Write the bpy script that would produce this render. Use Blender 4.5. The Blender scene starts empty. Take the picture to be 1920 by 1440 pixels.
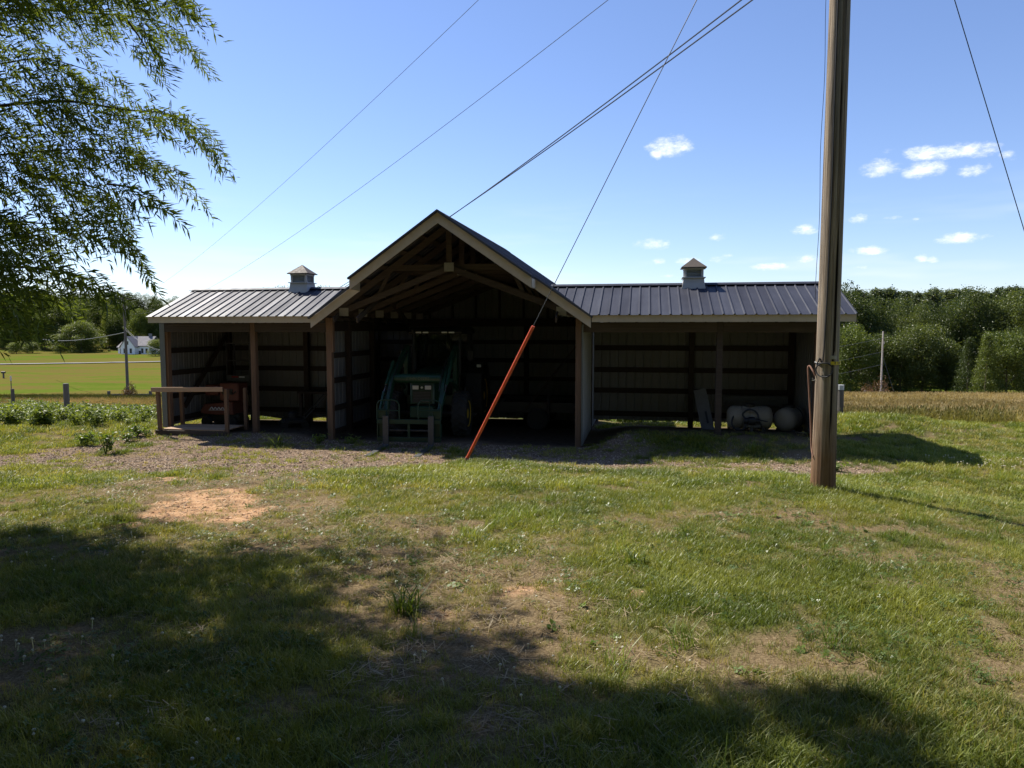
import bpy, bmesh, math, random
import numpy as np
from mathutils import Vector, Matrix

random.seed(7)
rng = np.random.default_rng(11)
R = math.radians
scene = bpy.context.scene
col = scene.collection

# ------------------------------------------------------------------ camera
CAM_Z = 2.77
PITCH = R(4.4)
cam_d = bpy.data.cameras.new('camera')
cam_d.sensor_width = 36.0
cam_d.lens = 36.0 * 1333.0 / 1920.0
cam_d.clip_start = 0.05
cam_d.clip_end = 6000
cam = bpy.data.objects.new('camera', cam_d)
col.objects.link(cam)
cam.location = (0, 0, CAM_Z)
cam.rotation_euler = (math.pi / 2 - PITCH, 0, 0)
scene.camera = cam

# ------------------------------------------------------------------ light
SUN_AZ = R(50.0)      # to the side of straight ahead (towards -x)
SUN_EL = R(51.0)
SUN_DIR = Vector((-math.sin(SUN_AZ) * math.cos(SUN_EL), math.cos(SUN_AZ) * math.cos(SUN_EL), math.sin(SUN_EL)))
SUN_STRENGTH = 5.0
SKY_STRENGTH = 0.082
EXPOSURE = 0.80

sun_d = bpy.data.lights.new('sun', 'SUN')
sun_d.energy = SUN_STRENGTH
sun_d.angle = R(0.53)
sun_d.color = (1.0, 0.93, 0.82)
sun = bpy.data.objects.new('sun', sun_d)
col.objects.link(sun)
sun.rotation_euler = SUN_DIR.to_track_quat('Z', 'Y').to_euler()

vs = scene.view_settings
vs.view_transform = 'Standard'
vs.look = 'None'
vs.exposure = EXPOSURE
vs.gamma = 1.0
vs.use_curve_mapping = False
scene.cycles.max_bounces = 6
scene.cycles.transparent_max_bounces = 6
scene.cycles.sample_clamp_indirect = 6.0
scene.cycles.use_denoising = True

FPX = 1333.0
def ray(px, py):
    """direction through a point of the photograph (1920 x 1440)"""
    Fv = Vector((0, math.cos(PITCH), -math.sin(PITCH)))
    Uv = Vector((0, math.sin(PITCH), math.cos(PITCH)))
    return Vector(((px - 960) / FPX, 0, 0)) + Fv - Uv * ((py - 720) / FPX)

# ------------------------------------------------------------------ node helpers
class NT:
    def __init__(self, tree):
        self.t = tree
        self.t.nodes.clear()
    def n(self, typ, **kw):
        nd = self.t.nodes.new(typ)
        for k, v in kw.items():
            if k.startswith('i_'):
                key = k[2:]
                key = int(key) if key.isdigit() else key.replace('_', ' ')
                self.set(nd.inputs[key], v)
            else:
                setattr(nd, k, v)
        return nd
    def set(self, sock, v):
        if isinstance(v, bpy.types.NodeSocket):
            self.t.links.new(v, sock)
        else:
            sock.default_value = v
    def math(self, op, a, b=None, c=None, clamp=False):
        nd = self.t.nodes.new('ShaderNodeMath'); nd.operation = op; nd.use_clamp = clamp
        for i, v in enumerate((a, b, c)):
            if v is not None: self.set(nd.inputs[i], v)
        return nd.outputs[0]
    def vmath(self, op, a, b=None):
        nd = self.t.nodes.new('ShaderNodeVectorMath'); nd.operation = op
        for i, v in enumerate((a, b)):
            if v is not None: self.set(nd.inputs[i], v)
        return nd.outputs['Value'] if op in ('DOT_PRODUCT', 'LENGTH') else nd.outputs[0]
    def mix(self, fac, a, b, mode='MIX'):
        nd = self.t.nodes.new('ShaderNodeMix'); nd.data_type = 'RGBA'; nd.blend_type = mode
        self.set(nd.inputs[0], fac); self.set(nd.inputs[6], a); self.set(nd.inputs[7], b)
        return nd.outputs[2]
    def ramp(self, fac, stops):
        nd = self.t.nodes.new('ShaderNodeValToRGB')
        el = nd.color_ramp.elements
        while len(el) < len(stops): el.new(0.5)
        for e, (p, c) in zip(el, stops):
            e.position = p; e.color = c if len(c) == 4 else (*c, 1)
        self.set(nd.inputs[0], fac)
        return nd.outputs[0]
    def noise(self, vec, scale, detail=4, rough=0.55, dist=0.0):
        nd = self.t.nodes.new('ShaderNodeTexNoise')
        if vec is not None: self.set(nd.inputs['Vector'], vec)
        nd.inputs['Scale'].default_value = scale; nd.inputs['Detail'].default_value = detail
        nd.inputs['Roughness'].default_value = rough; nd.inputs['Distortion'].default_value = dist
        return nd.outputs['Fac']
    def mapr(self, v, a, b, c=0.0, d=1.0, smooth=False):
        nd = self.t.nodes.new('ShaderNodeMapRange'); nd.clamp = True
        if smooth: nd.interpolation_type = 'SMOOTHSTEP'
        for i, x in enumerate((v, a, b, c, d)): self.set(nd.inputs[i], x)
        return nd.outputs[0]
    def attr(self, name, typ='GEOMETRY'):
        nd = self.t.nodes.new('ShaderNodeAttribute'); nd.attribute_name = name; nd.attribute_type = typ
        return nd

def rgb(r, g, b): return (r, g, b, 1.0)

# ------------------------------------------------------------------ world
world = bpy.data.worlds.new('World')
scene.world = world
world.use_nodes = True
world.cycles.sampling_method = 'MANUAL'
world.cycles.sample_map_resolution = 256
W = NT(world.node_tree)
sky = W.n('ShaderNodeTexSky', sky_type='NISHITA', sun_disc=False, sun_elevation=SUN_EL, sun_rotation=-SUN_AZ,
          altitude=200.0, air_density=1.0, dust_density=0.15, ozone_density=3.0)
tc = W.n('ShaderNodeTexCoord')
D = tc.outputs['Generated']
# small fair-weather clouds: (x, y, half width, half height, weight) given as directions of the photograph
CL = [(1257,275,38,14,1.0),(1232,287,16,9,.8),(1652,316,38,13,1.0),(1735,318,42,13,1.0),(1760,285,62,12,1.0),(1822,283,40,11,1.0),(1665,285,18,7,.55),
      (1823,318,36,11,.9),(1890,292,18,9,.65),(1222,458,32,8,1.0),(1347,444,18,7,.85),(1232,490,18,6,.8),(1290,490,24,7,.8),(1345,486,22,6,.7),
      (1362,480,14,4,.6),(1440,500,44,6,.85),(1505,431,28,8,1.0),(1512,486,22,7,.85),(1607,410,18,8,.9),(1672,408,26,4,.55),(1800,447,46,8,1.0),
      (1622,471,36,7,.9),(1615,502,28,5,.75),(1727,486,14,8,.8),(1748,488,12,7,.8),(1250,518,20,4,.5),(1895,300,14,7,.5),(1715,411,10,3,.5)]
field = None
for (x, y, a, b, w) in CL:
    c = ray(x, y).normalized()
    e = Vector((c.y, -c.x, 0)).normalized()
    nn = e.cross(c).normalized()
    k = ray(x, y).length
    du = W.vmath('DOT_PRODUCT', D, tuple(e * (FPX * k / a)))
    dv = W.vmath('DOT_PRODUCT', D, tuple(nn * (FPX * k / (b * 1.3))))
    du0, dv0 = c.dot(e) * FPX * k / a, c.dot(nn) * FPX * k / b
    r2 = W.math('MULTIPLY_ADD', dv, dv, W.math('MULTIPLY', du, du))
    t = W.math('MULTIPLY_ADD', r2, -0.62, w)
    field = t if field is None else W.math('MAXIMUM', field, t)
front = W.mapr(W.vmath('DOT_PRODUCT', D, (0, 1, 0)), 0.1, 0.2)
mapd = W.vmath('MULTIPLY', D, (1.0, 1.0, 2.1))
n1 = W.noise(mapd, 30.0, 6, 0.70, 0.0)
n2 = W.noise(mapd, 11.0, 1, 0.5)
dens = W.math('ADD', field, W.math('MULTIPLY_ADD', n1, 2.9, -1.62))
dens = W.math('ADD', dens, W.math('MULTIPLY_ADD', n2, 0.7, -0.35))
cloud = W.math('MULTIPLY', W.mapr(dens, 0.05, 1.25, 0.0, 0.92, True), front)
# thin veil low over the horizon
wisp = W.noise(W.vmath('MULTIPLY', D, (1.0, 1.0, 7.0)), 3.4, 3, 0.6, 0.0)
elev = W.vmath('DOT_PRODUCT', D, (0, 0, 1))
low = W.math('MULTIPLY', W.mapr(elev, 0.0, 0.04), W.mapr(elev, 0.19, 0.05))
veil = W.math('MULTIPLY', W.mapr(wisp, 0.50, 0.74, 0.0, 0.42, True), low)
hs_ = W.n('ShaderNodeHueSaturation', i_Saturation=1.0, i_Value=1.10, i_Color=W.mix(1.0, sky.outputs[0], rgb(0.98, 0.97, 1.12), 'MULTIPLY'))
ccol = W.mix(W.mapr(dens, 0.3, 1.5), rgb(7.4, 7.9, 9.2), rgb(10.2, 10.3, 10.6))
hz = W.mix(W.math('MAXIMUM', cloud, veil), hs_.outputs[0], ccol)
bg = W.n('ShaderNodeBackground', i_Color=hz, i_Strength=SKY_STRENGTH)
out = W.n('ShaderNodeOutputWorld', i_Surface=bg.outputs[0])

# ------------------------------------------------------------------ materials
def bsdf_mat(name, fn):
    m = bpy.data.materials.new(name); m.use_nodes = True
    N = NT(m.node_tree)
    o = N.n('ShaderNodeOutputMaterial')
    sh = fn(N)
    N.set(o.inputs['Surface'], sh)
    return m

def principled(N, color, rough=0.6, metal=0.0, spec=0.5, bump=None, bstr=0.3, bdist=0.01, **kw):
    p = N.n('ShaderNodeBsdfPrincipled')
    N.set(p.inputs['Base Color'], color); N.set(p.inputs['Roughness'], rough)
    p.inputs['Metallic'].default_value = metal; p.inputs['Specular IOR Level'].default_value = spec
    for k, v in kw.items(): N.set(p.inputs[k.replace('_', ' ')], v)
    if bump is not None:
        b = N.n('ShaderNodeBump', i_Strength=bstr, i_Distance=bdist, i_Height=bump)
        N.set(p.inputs['Normal'], b.outputs[0])
    return p.outputs[0]

def plain(name, c, rough=0.6, metal=0.0, var=0.25, scale=6.0, spec=0.4, bstr=0.15):
    """paint / plastic / metal with uneven tone and a little grime"""
    def fn(N):
        t = N.n('ShaderNodeTexCoord').outputs['Object']
        n1 = N.noise(t, scale, 5, 0.6); n2 = N.noise(t, scale * 7, 3, 0.6)
        f = N.math('ADD', N.math('MULTIPLY', n1, 0.7), N.math('MULTIPLY', n2, 0.3))
        lo = tuple(x * (1 - var) for x in c); hi = tuple(min(1, x * (1 + var)) for x in c)
        cc = N.ramp(f, [(0.3, lo), (0.7, hi)])
        r = N.mapr(n1, 0.3, 0.7, max(0.03, rough - 0.1), min(1, rough + 0.1))
        return principled(N, cc, r, metal, spec, bump=n2, bstr=bstr, bdist=0.004)
    return bsdf_mat(name, fn)

def wood(name, c, axis=2, var=0.35, rough=0.8, grain=1.0, rings=28.0):
    def fn(N):
        t = N.n('ShaderNodeTexCoord').outputs['Object']
        oi = N.n('ShaderNodeObjectInfo')
        s = [rings, rings, rings]; s[axis] = 1.1
        off = N.vmath('SCALE', (3.1, 7.7, 5.3)); 
        v = N.vmath('MULTIPLY', t, tuple(s))
        v = N.vmath('ADD', v, N.n('ShaderNodeCombineXYZ', i_0=N.math('MULTIPLY', oi.outputs['Random'], 31.0), i_1=N.math('MULTIPLY', oi.outputs['Random'], 17.0)).outputs[0])
        n1 = N.noise(v, 1.0, 5, 0.6, 0.2); n2 = N.noise(t, 2.2, 3, 0.5)
        f = N.math('ADD', N.math('MULTIPLY', n1, 0.75), N.math('MULTIPLY', n2, 0.25))
        lo = tuple(x * (1 - var) for x in c); hi = tuple(min(1, x * (1 + var)) for x in c)
        cc = N.ramp(f, [(0.28, lo), (0.72, hi)])
        vv = N.mapr(oi.outputs['Random'], 0, 1, 0.8, 1.15)
        cc = N.mix(1.0, cc, N.n('ShaderNodeCombineColor', i_0=vv, i_1=vv, i_2=vv).outputs[0], 'MULTIPLY')
        return principled(N, cc, rough, 0, 0.25, bump=n1, bstr=0.5 * grain, bdist=0.004)
    return bsdf_mat(name, fn)

def leaf_mat(name, c1, c2, trans=0.45, tint='OBJECT', gloss=0.10, c_trans=None):
    """thin leaves: diffuse + light passing through"""
    def fn(N):
        if tint == 'INSTANCE':
            a = N.attr('tint', 'INSTANCER').outputs['Color']
            t = N.n('ShaderNodeTexCoord').outputs['Object']
            n = N.noise(t, 14.0, 2, 0.5)
            k = N.mapr(n, 0.3, 0.7, 0.8, 1.2)
            cc = N.mix(1.0, a, N.n('ShaderNodeCombineColor', i_0=k, i_1=k, i_2=k).outputs[0], 'MULTIPLY')
        else:
            g = N.n('ShaderNodeNewGeometry')
            oi = N.n('ShaderNodeObjectInfo')
            t = N.n('ShaderNodeTexCoord').outputs['Object']
            n = N.noise(t, 0.5, 3, 0.6)
            f = N.math('ADD', N.math('MULTIPLY', g.outputs['Random Per Island'], 0.55),
                       N.math('MULTIPLY_ADD', n, 0.55, N.math('MULTIPLY_ADD', oi.outputs['Random'], 0.75, -0.42)))
            cc = N.ramp(f, [(0.1, c1), (0.9, c2)])
        tcx = N.mix(1.0, cc, rgb(1.25, 1.15, 0.45), 'MULTIPLY')
        d = N.n('ShaderNodeBsdfDiffuse', i_Color=cc)
        tr = N.n('ShaderNodeBsdfTranslucent', i_Color=tcx)
        gl = N.n('ShaderNodeBsdfGlossy', i_Color=rgb(1, 1, 1), i_Roughness=0.42)
        m1 = N.n('ShaderNodeMixShader', i_0=trans, i_1=d.outputs[0], i_2=tr.outputs[0])
        fr = N.n('ShaderNodeFresnel', i_IOR=1.4)
        fac = N.math('MINIMUM', N.math('MULTIPLY', fr.outputs[0], gloss), 0.03)
        m2 = N.n('ShaderNodeMixShader', i_0=fac, i_1=m1.outputs[0], i_2=gl.outputs[0])
        return m2.outputs[0]
    return bsdf_mat(name, fn)

def roofing(name):
    def fn(N):
        t = N.n('ShaderNodeTexCoord').outputs['Object']
        n1 = N.noise(t, 1.6, 3, 0.5); n2 = N.noise(t, 22.0, 3, 0.6)
        cc = N.ramp(n1, [(0.3, (0.022, 0.024, 0.036)), (0.7, (0.034, 0.036, 0.050))])
        r = N.mapr(n2, 0.3, 0.7, 0.44, 0.50)
        b = N.n('ShaderNodeBump', i_Strength=0.35, i_Distance=0.02, i_Height=n1)
        d = N.n('ShaderNodeBsdfDiffuse', i_Color=cc, i_Normal=b.outputs[0])
        g = N.n('ShaderNodeBsdfGlossy', i_Color=rgb(0.95, 0.97, 1.0), i_Roughness=r, i_Normal=b.outputs[0])
        oi = N.n('ShaderNodeObjectInfo'); st = N.noise(N.vmath('MULTIPLY', t, (5.0, 0.5, 0.5)), 1.0, 4, 0.6)
        gf = N.math('MULTIPLY', N.mapr(oi.outputs['Random'], 0, 1, 0.052, 0.088), N.mapr(st, 0.3, 0.7, 0.75, 1.25))
        return N.n('ShaderNodeMixShader', i_0=gf, i_1=d.outputs[0], i_2=g.outputs[0]).outputs[0]
    return bsdf_mat(name, fn)

MAT = {}
MAT['wood_x'] = wood('weathered_board_x', (0.066, 0.051, 0.041), 0)
MAT['wood_y'] = wood('weathered_board_y', (0.066, 0.051, 0.041), 1)
MAT['wood_z'] = wood('treated_post', (0.17, 0.105, 0.066), 2)
MAT['wood_dark'] = wood('shade_darkened_lumber', (0.042, 0.030, 0.023), 0, 0.3)  # darkened copy of the barn lumber; the bays' shade is in its colour
MAT['fascia'] = plain('cream_fascia_paint', (0.46, 0.395, 0.30), 0.6, var=0.15, scale=1.2)
MAT['roof'] = roofing('dark_blue_painted_steel')
MAT['wallinner'] = plain('shade_darkened_steel', (0.165, 0.164, 0.160), 0.6, var=0.14, scale=1.5)  # wall steel toned down: interior shade is put into this colour
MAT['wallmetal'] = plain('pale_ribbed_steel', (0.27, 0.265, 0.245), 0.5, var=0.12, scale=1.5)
MAT['trim'] = plain('grey_green_corner_trim', (0.13, 0.14, 0.13), 0.5, var=0.1)
MAT['galv'] = plain('galvanised_plate', (0.30, 0.285, 0.25), 0.5, 0.5, var=0.15, scale=20)
MAT['white'] = plain('white_vinyl', (0.46, 0.46, 0.45), 0.5, var=0.06)
MAT['shingle'] = plain('brown_cupola_roofing', (0.085, 0.068, 0.055), 0.7, var=0.25, scale=14)
MAT['louver'] = plain('grey_louver', (0.34, 0.36, 0.36), 0.5, var=0.1)
MAT['green'] = plain('green_machine_paint', (0.009, 0.042, 0.020), 0.45, var=0.2, scale=4, spec=0.5)
MAT['green_dark'] = plain('dark_fork_green', (0.007, 0.030, 0.015), 0.55, var=0.25, scale=6)  # darker than the tractor body green
MAT['yellow'] = plain('yellow_rim_paint', (0.55, 0.36, 0.03), 0.45, var=0.2)
MAT['rubber'] = plain('tyre_rubber', (0.030, 0.029, 0.028), 0.8, var=0.3)
MAT['black'] = plain('black_plastic', (0.020, 0.020, 0.021), 0.5, var=0.3)
MAT['darksteel'] = plain('dark_worn_steel', (0.09, 0.09, 0.095), 0.5, 0.5, var=0.3, scale=10)
MAT['steel'] = plain('worn_fork_steel', (0.075, 0.078, 0.084), 0.5, 0.4, var=0.2, scale=14)
MAT['lens'] = plain('clear_lamp_lens', (0.75, 0.75, 0.72), 0.15, var=0.05)
MAT['chrome'] = plain('polished_rod', (0.75, 0.77, 0.80), 0.15, 1.0, var=0.05)
MAT['orange'] = plain('orange_machine_paint', (0.150, 0.052, 0.036), 0.65, var=0.22, scale=5)
MAT['guard'] = plain('orange_guard_plastic', (0.64, 0.095, 0.036), 0.5, var=0.30, scale=3)
MAT['cable'] = plain('black_cable', (0.018, 0.018, 0.02), 0.55, var=0.2)
MAT['wire'] = plain('weathered_wire', (0.055, 0.06, 0.07), 0.5, var=0.2)
MAT['rust'] = plain('rust_brown_conduit', (0.30, 0.16, 0.11), 0.7, var=0.25)
MAT['tank'] = plain('cream_polyethylene', (0.27, 0.245, 0.20), 0.6, var=0.12, scale=3)
MAT['greyboard'] = plain('grey_painted_board', (0.13, 0.132, 0.135), 0.75, var=0.2)
MAT['yellowtag'] = plain('yellow_tag', (0.62, 0.47, 0.02), 0.5, var=0.12)
MAT['redtag'] = plain('red_print', (0.45, 0.03, 0.03), 0.5, var=0.1)
MAT['paper'] = plain('white_print', (0.72, 0.72, 0.72), 0.5, var=0.05)
MAT['shingle_grey'] = plain('grey_roof_shingle', (0.17, 0.16, 0.17), 0.8, var=0.2, scale=1.5)
MAT['siding'] = plain('white_siding', (0.78, 0.78, 0.78), 0.6, var=0.05)
MAT['glassdark'] = plain('dark_window_glass', (0.03, 0.035, 0.04), 0.08, var=0.1)
MAT['bark'] = wood('bark', (0.10, 0.075, 0.055), 2, 0.45, 0.95, 2.0, 9.0)
MAT['farpost'] = wood('grey_post_wood', (0.13, 0.115, 0.10), 2, 0.3)
MAT['greypole'] = wood('silvered_pole', (0.40, 0.37, 0.33), 2, 0.15)
MAT['palewood'] = wood('pale_new_lumber', (0.42, 0.29, 0.19), 0, 0.2)
MAT['asphalt'] = plain('sun_bleached_road', (0.20, 0.19, 0.18), 1.0, var=0.1, scale=0.3)

def glass_mat():
    def fn(N):
        g = N.n('ShaderNodeBsdfGlossy', i_Color=rgb(1, 1, 1), i_Roughness=0.03)
        t = N.n('ShaderNodeBsdfTransparent', i_Color=rgb(0.55, 0.6, 0.6))
        f = N.n('ShaderNodeFresnel', i_IOR=1.5)
        return N.n('ShaderNodeMixShader', i_0=f.outputs[0], i_1=t.outputs[0], i_2=g.outputs[0]).outputs[0]
    return bsdf_mat('cab_glass', fn)
MAT['glass'] = glass_mat()

# ------------------------------------------------------------------ mesh helpers
class M:
    def __init__(s): s.v = []; s.f = []
    def add(s, vs, fs):
        o = len(s.v); s.v += [tuple(p) for p in vs]; s.f += [tuple(i + o for i in f) for f in fs]; return s
    def box(s, x0, x1, y0, y1, z0, z1):
        vs = [(x0,y0,z0),(x1,y0,z0),(x1,y1,z0),(x0,y1,z0),(x0,y0,z1),(x1,y0,z1),(x1,y1,z1),(x0,y1,z1)]
        return s.add(vs, [(0,3,2,1),(4,5,6,7),(0,1,5,4),(1,2,6,5),(2,3,7,6),(3,0,4,7)])
    def beam(s, p, q, w, h, up=(0, 0, 1)):
        """rectangular bar from p to q, w across, h along up"""
        p, q, up = Vector(p), Vector(q), Vector(up)
        d = (q - p).normalized(); a = d.cross(up)
        a = a.normalized() if a.length > 1e-6 else Vector((1, 0, 0))
        b = a.cross(d).normalized()
        vs = []
        for c in (p, q):
            for (i, j) in ((-1,-1),(1,-1),(1,1),(-1,1)): vs.append(c + a * (i * w / 2) + b * (j * h / 2))
        return s.add(vs, [(0,1,2,3),(7,6,5,4),(0,4,5,1),(1,5,6,2),(2,6,7,3),(3,7,4,0)])
    def tube(s, pts, r, n=8, cap=True):
        pts = [Vector(p) for p in pts]
        rs = r if isinstance(r, (list, tuple)) else [r] * len(pts)
        rings = []; prev = None
        for i, p in enumerate(pts):
            d = (pts[min(i + 1, len(pts) - 1)] - pts[max(i - 1, 0)]).normalized()
            if prev is None:
                a = d.cross(Vector((0, 0, 1)))
                if a.length < 1e-3: a = d.cross(Vector((1, 0, 0)))
            else:
                a = prev - d * prev.dot(d)
            a.normalize(); prev = a; b = d.cross(a)
            rings.append([p + (a * math.cos(2 * math.pi * k / n) + b * math.sin(2 * math.pi * k / n)) * rs[i] for k in range(n)])
        vs = [q for ring in rings for q in ring]; fs = []
        for i in range(len(pts) - 1):
            for k in range(n):
                k2 = (k + 1) % n
                fs.append((i*n+k, i*n+k2, (i+1)*n+k2, (i+1)*n+k))
        if cap: fs += [tuple(range(n - 1, -1, -1)), tuple(range((len(pts)-1)*n, len(pts)*n))]
        return s.add(vs, fs)
    def lathe(s, prof, n=24, origin=(0,0,0), axis='X'):
        """prof: list of (t along axis, radius)"""
        o = Vector(origin); vs = []; fs = []
        for (t, r) in prof:
            for k in range(n):
                c, d = math.cos(2*math.pi*k/n) * r, math.sin(2*math.pi*k/n) * r
                vs.append(o + Vector({'X': (t, c, d), 'Y': (c, t, d), 'Z': (c, d, t)}[axis]))
        for i in range(len(prof) - 1):
            for k in range(n):
                k2 = (k + 1) % n
                fs.append((i*n+k, i*n+k2, (i+1)*n+k2, (i+1)*n+k))
        fs += [tuple(range(n - 1, -1, -1)), tuple(range((len(prof)-1)*n, len(prof)*n))]
        return s.add(vs, fs)
    def prism(s, poly, a, b, f):
        """poly: 2-d outline; f(p2, t) -> 3-d; extruded from t=a to t=b"""
        n = len(poly)
        vs = [f(p, a) for p in poly] + [f(p, b) for p in poly]
        return s.add(vs, [tuple(range(n-1, -1, -1)), tuple(range(n, 2*n))] + [(i, (i+1) % n, n + (i+1) % n, n + i) for i in range(n)])

def obj(name, m, mat=None, parent=None, smooth=False, loc=None, rot=None, bevel=0.0):
    if isinstance(m, M):
        me = bpy.data.meshes.new(name); me.from_pydata(m.v, [], m.f); me.update()
        bm = bmesh.new(); bm.from_mesh(me); bmesh.ops.recalc_face_normals(bm, faces=bm.faces)
        if bevel:
            bmesh.ops.bevel(bm, geom=[e for e in bm.edges if e.calc_face_angle(0) > 0.5], offset=bevel, segments=1, affect='EDGES', clamp_overlap=True)
        bm.to_mesh(me); bm.free()
    else:
        me = m
    if mat is not None and not me.materials: me.materials.append(MAT[mat] if isinstance(mat, str) else mat)
    if smooth:
        me.polygons.foreach_set('use_smooth', [True] * len(me.polygons))
        try: me.set_sharp_from_angle(angle=R(38))
        except Exception: pass
    o = bpy.data.objects.new(name, me); col.objects.link(o)
    if parent: o.parent = parent
    if loc is not None: o.location = loc
    if rot is not None: o.rotation_euler = rot
    return o

def tag(o, label=None, cat=None, group=None, kind=None):
    if label: o['label'] = label
    if cat: o['category'] = cat
    if group: o['group'] = group
    if kind: o['kind'] = kind
    return o

def thing(name, loc, rz, label, cat, group=None):
    o = bpy.data.objects.new(name, None); col.objects.link(o)
    o.location = loc; o.rotation_euler = (0, 0, rz); o.empty_display_size = 0.2
    return tag(o, label, cat, group)

def copy_tree(o, parent=None):
    c = o.copy(); col.objects.link(c)
    if parent: c.parent = parent
    for ch in list(o.children): copy_tree(ch, c)
    return c

# ------------------------------------------------------------------ noise + terrain
def _hash(ix, iy, seed):
    h = (ix.astype(np.int64) * 374761393 + iy.astype(np.int64) * 668265263 + seed * 1442695041) & 0x7fffffff
    h = ((h ^ (h >> 13)) * 1274126177) & 0x7fffffff
    return ((h ^ (h >> 16)) & 0xffff) / 65535.0
def vnoise(x, y, seed=0):
    x, y = np.asarray(x, float), np.asarray(y, float)
    ix, iy = np.floor(x), np.floor(y); fx, fy = x - ix, y - iy
    fx, fy = fx*fx*(3-2*fx), fy*fy*(3-2*fy)
    a, b = _hash(ix, iy, seed), _hash(ix+1, iy, seed); c, d = _hash(ix, iy+1, seed), _hash(ix+1, iy+1, seed)
    return (a*(1-fx)+b*fx)*(1-fy) + (c*(1-fx)+d*fx)*fy
def fbm(x, y, oct=4, seed=0):
    s, a, t = 0.0, 0.5, 0.0
    for k in range(oct):
        s = s + a * vnoise(np.asarray(x) * 2**k + 13.7*k, np.asarray(y) * 2**k - 7.1*k, seed + k); t += a; a *= 0.5
    return s / t
def sstep(a, b, x):
    t = np.clip((np.asarray(x, float) - a) / (b - a), 0, 1); return t*t*(3-2*t)

BARN_O = Vector((-4.59, 17.94, 0.0))
BARN_A = R(10.5)
BU = Vector((math.cos(BARN_A), -math.sin(BARN_A), 0)); BV = Vector((math.sin(BARN_A), math.cos(BARN_A), 0))
def to_barn(x, y):
    dx, dy = np.asarray(x, float) - BARN_O.x, np.asarray(y, float) - BARN_O.y
    return dx*BU.x + dy*BU.y, dx*BV.x + dy*BV.y

def terrain(x, y):
    x, y = np.asarray(x, float), np.asarray(y, float)
    prof = np.interp(y, [-60, 0, 10, 12, 13.5, 15.2, 17, 20.5, 24, 34, 60, 80, 100, 130, 200, 250, 300, 420, 700, 2500],
                        [1.9, 1.17, .58, .34, .15, .04, .0, .0, -.42, -1.5, -3.3, -5.0, -6.9, -7.5, -7.3, -6.2, -5.6, 3, 8, 10])
    bu, bv = to_barn(x, y)
    z = prof
    # floor of the shed is level
    k = sstep(-1.2, 0.2, bv) * (1 - sstep(3.5, 5.0, bv)) * sstep(-6.5, -5.2, bu) * (1 - sstep(12.3, 13.2, bu))
    kc = sstep(-1.2, 0.2, bv) * (1 - sstep(6.4, 8.5, bv)) * sstep(-2.2, -1.4, bu) * (1 - sstep(6.4, 7.2, bu))
    z = z * (1 - np.maximum(k, kc)) + np.maximum(k, kc) * (-0.02 - 0.055 * np.clip(bv - 3, 0, 4))
    # low banks carrying the two wings
    bank = sstep(-1.9, 0.1, bv) * (1 - 0.68 * sstep(0.3, 3.2, bv)) * (1 - sstep(3.2, 6.5, bv))
    z = z + bank * (0.38 * sstep(6.45, 7.6, bu) * (1 - sstep(11.2, 13.2, bu)) + 0.12 * (1 - sstep(-1.0, -0.2, bu)) * sstep(-12, -7, bu))
    # the lawn falls away to the side of the pole
    z = z - 0.11 * np.clip(x - 3.9, 0, 4) * (1 - sstep(10.5, 14.5, y)) * sstep(2, 6, y)
    # grassy hump beside the end wall
    z = z + 0.42 * np.exp(-(((x - 10.0) / 1.9) ** 2 + ((y - 19.3) / 1.7) ** 2)) * (1 - 0.9 * k)
    # foot slope and roll of the lawn
    amp = np.clip((np.abs(y) - 25) / 60, 0, 1)
    z = z + (fbm(x * 0.45, y * 0.45, 3, 5) - 0.5) * 0.10 * (1 - np.maximum(k, kc)) + (fbm(x * 2.3, y * 2.3, 2, 9) - 0.5) * 0.035 * (1 - np.maximum(k, kc))
    z = z + (fbm(x * 0.03, y * 0.03, 3, 21) - 0.5) * 1.1 * amp
    # wooded hillside behind the white house
    z = z + 9 * sstep(260, 420, y) * sstep(-60, -180, x) + 4 * sstep(120, 200, y) * sstep(40, 110, x)
    return z
def tz(x, y): return float(terrain(x, y))
def on_ground(px, py):
    """where the line of sight through a photo point meets the ground"""
    r = ray(px, py); t = np.concatenate([np.arange(1.0, 40, 0.02), np.arange(40, 700, 0.25)])
    X, Y, Z = r.x * t, r.y * t, CAM_Z + r.z * t
    d = Z - terrain(X, Y); i = int(np.argmax(d < 0))
    return Vector((float(X[i]), float(Y[i]), float(terrain(X[i], Y[i]))))

def poly_sd(x, y, poly):
    """signed distance to a polygon, negative inside"""
    x, y = np.asarray(x, float), np.asarray(y, float)
    d = np.full(x.shape, 1e9); inside = np.zeros(x.shape, bool); n = len(poly)
    for i in range(n):
        ax, ay = poly[i]; bx, by = poly[(i+1) % n]
        ex, ey = bx-ax, by-ay; L = ex*ex+ey*ey + 1e-12
        t = np.clip(((x-ax)*ex + (y-ay)*ey) / L, 0, 1)
        d = np.minimum(d, (x-ax-t*ex)**2 + (y-ay-t*ey)**2)
        c = ((ay > y) != (by > y)) & (x < (bx-ax)*(y-ay)/(by-ay+1e-12) + ax)
        inside ^= c
    return np.where(inside, -1, 1) * np.sqrt(d)
def gpoly(pts): return [(on_ground(*p).x, on_ground(*p).y) for p in pts]

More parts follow.
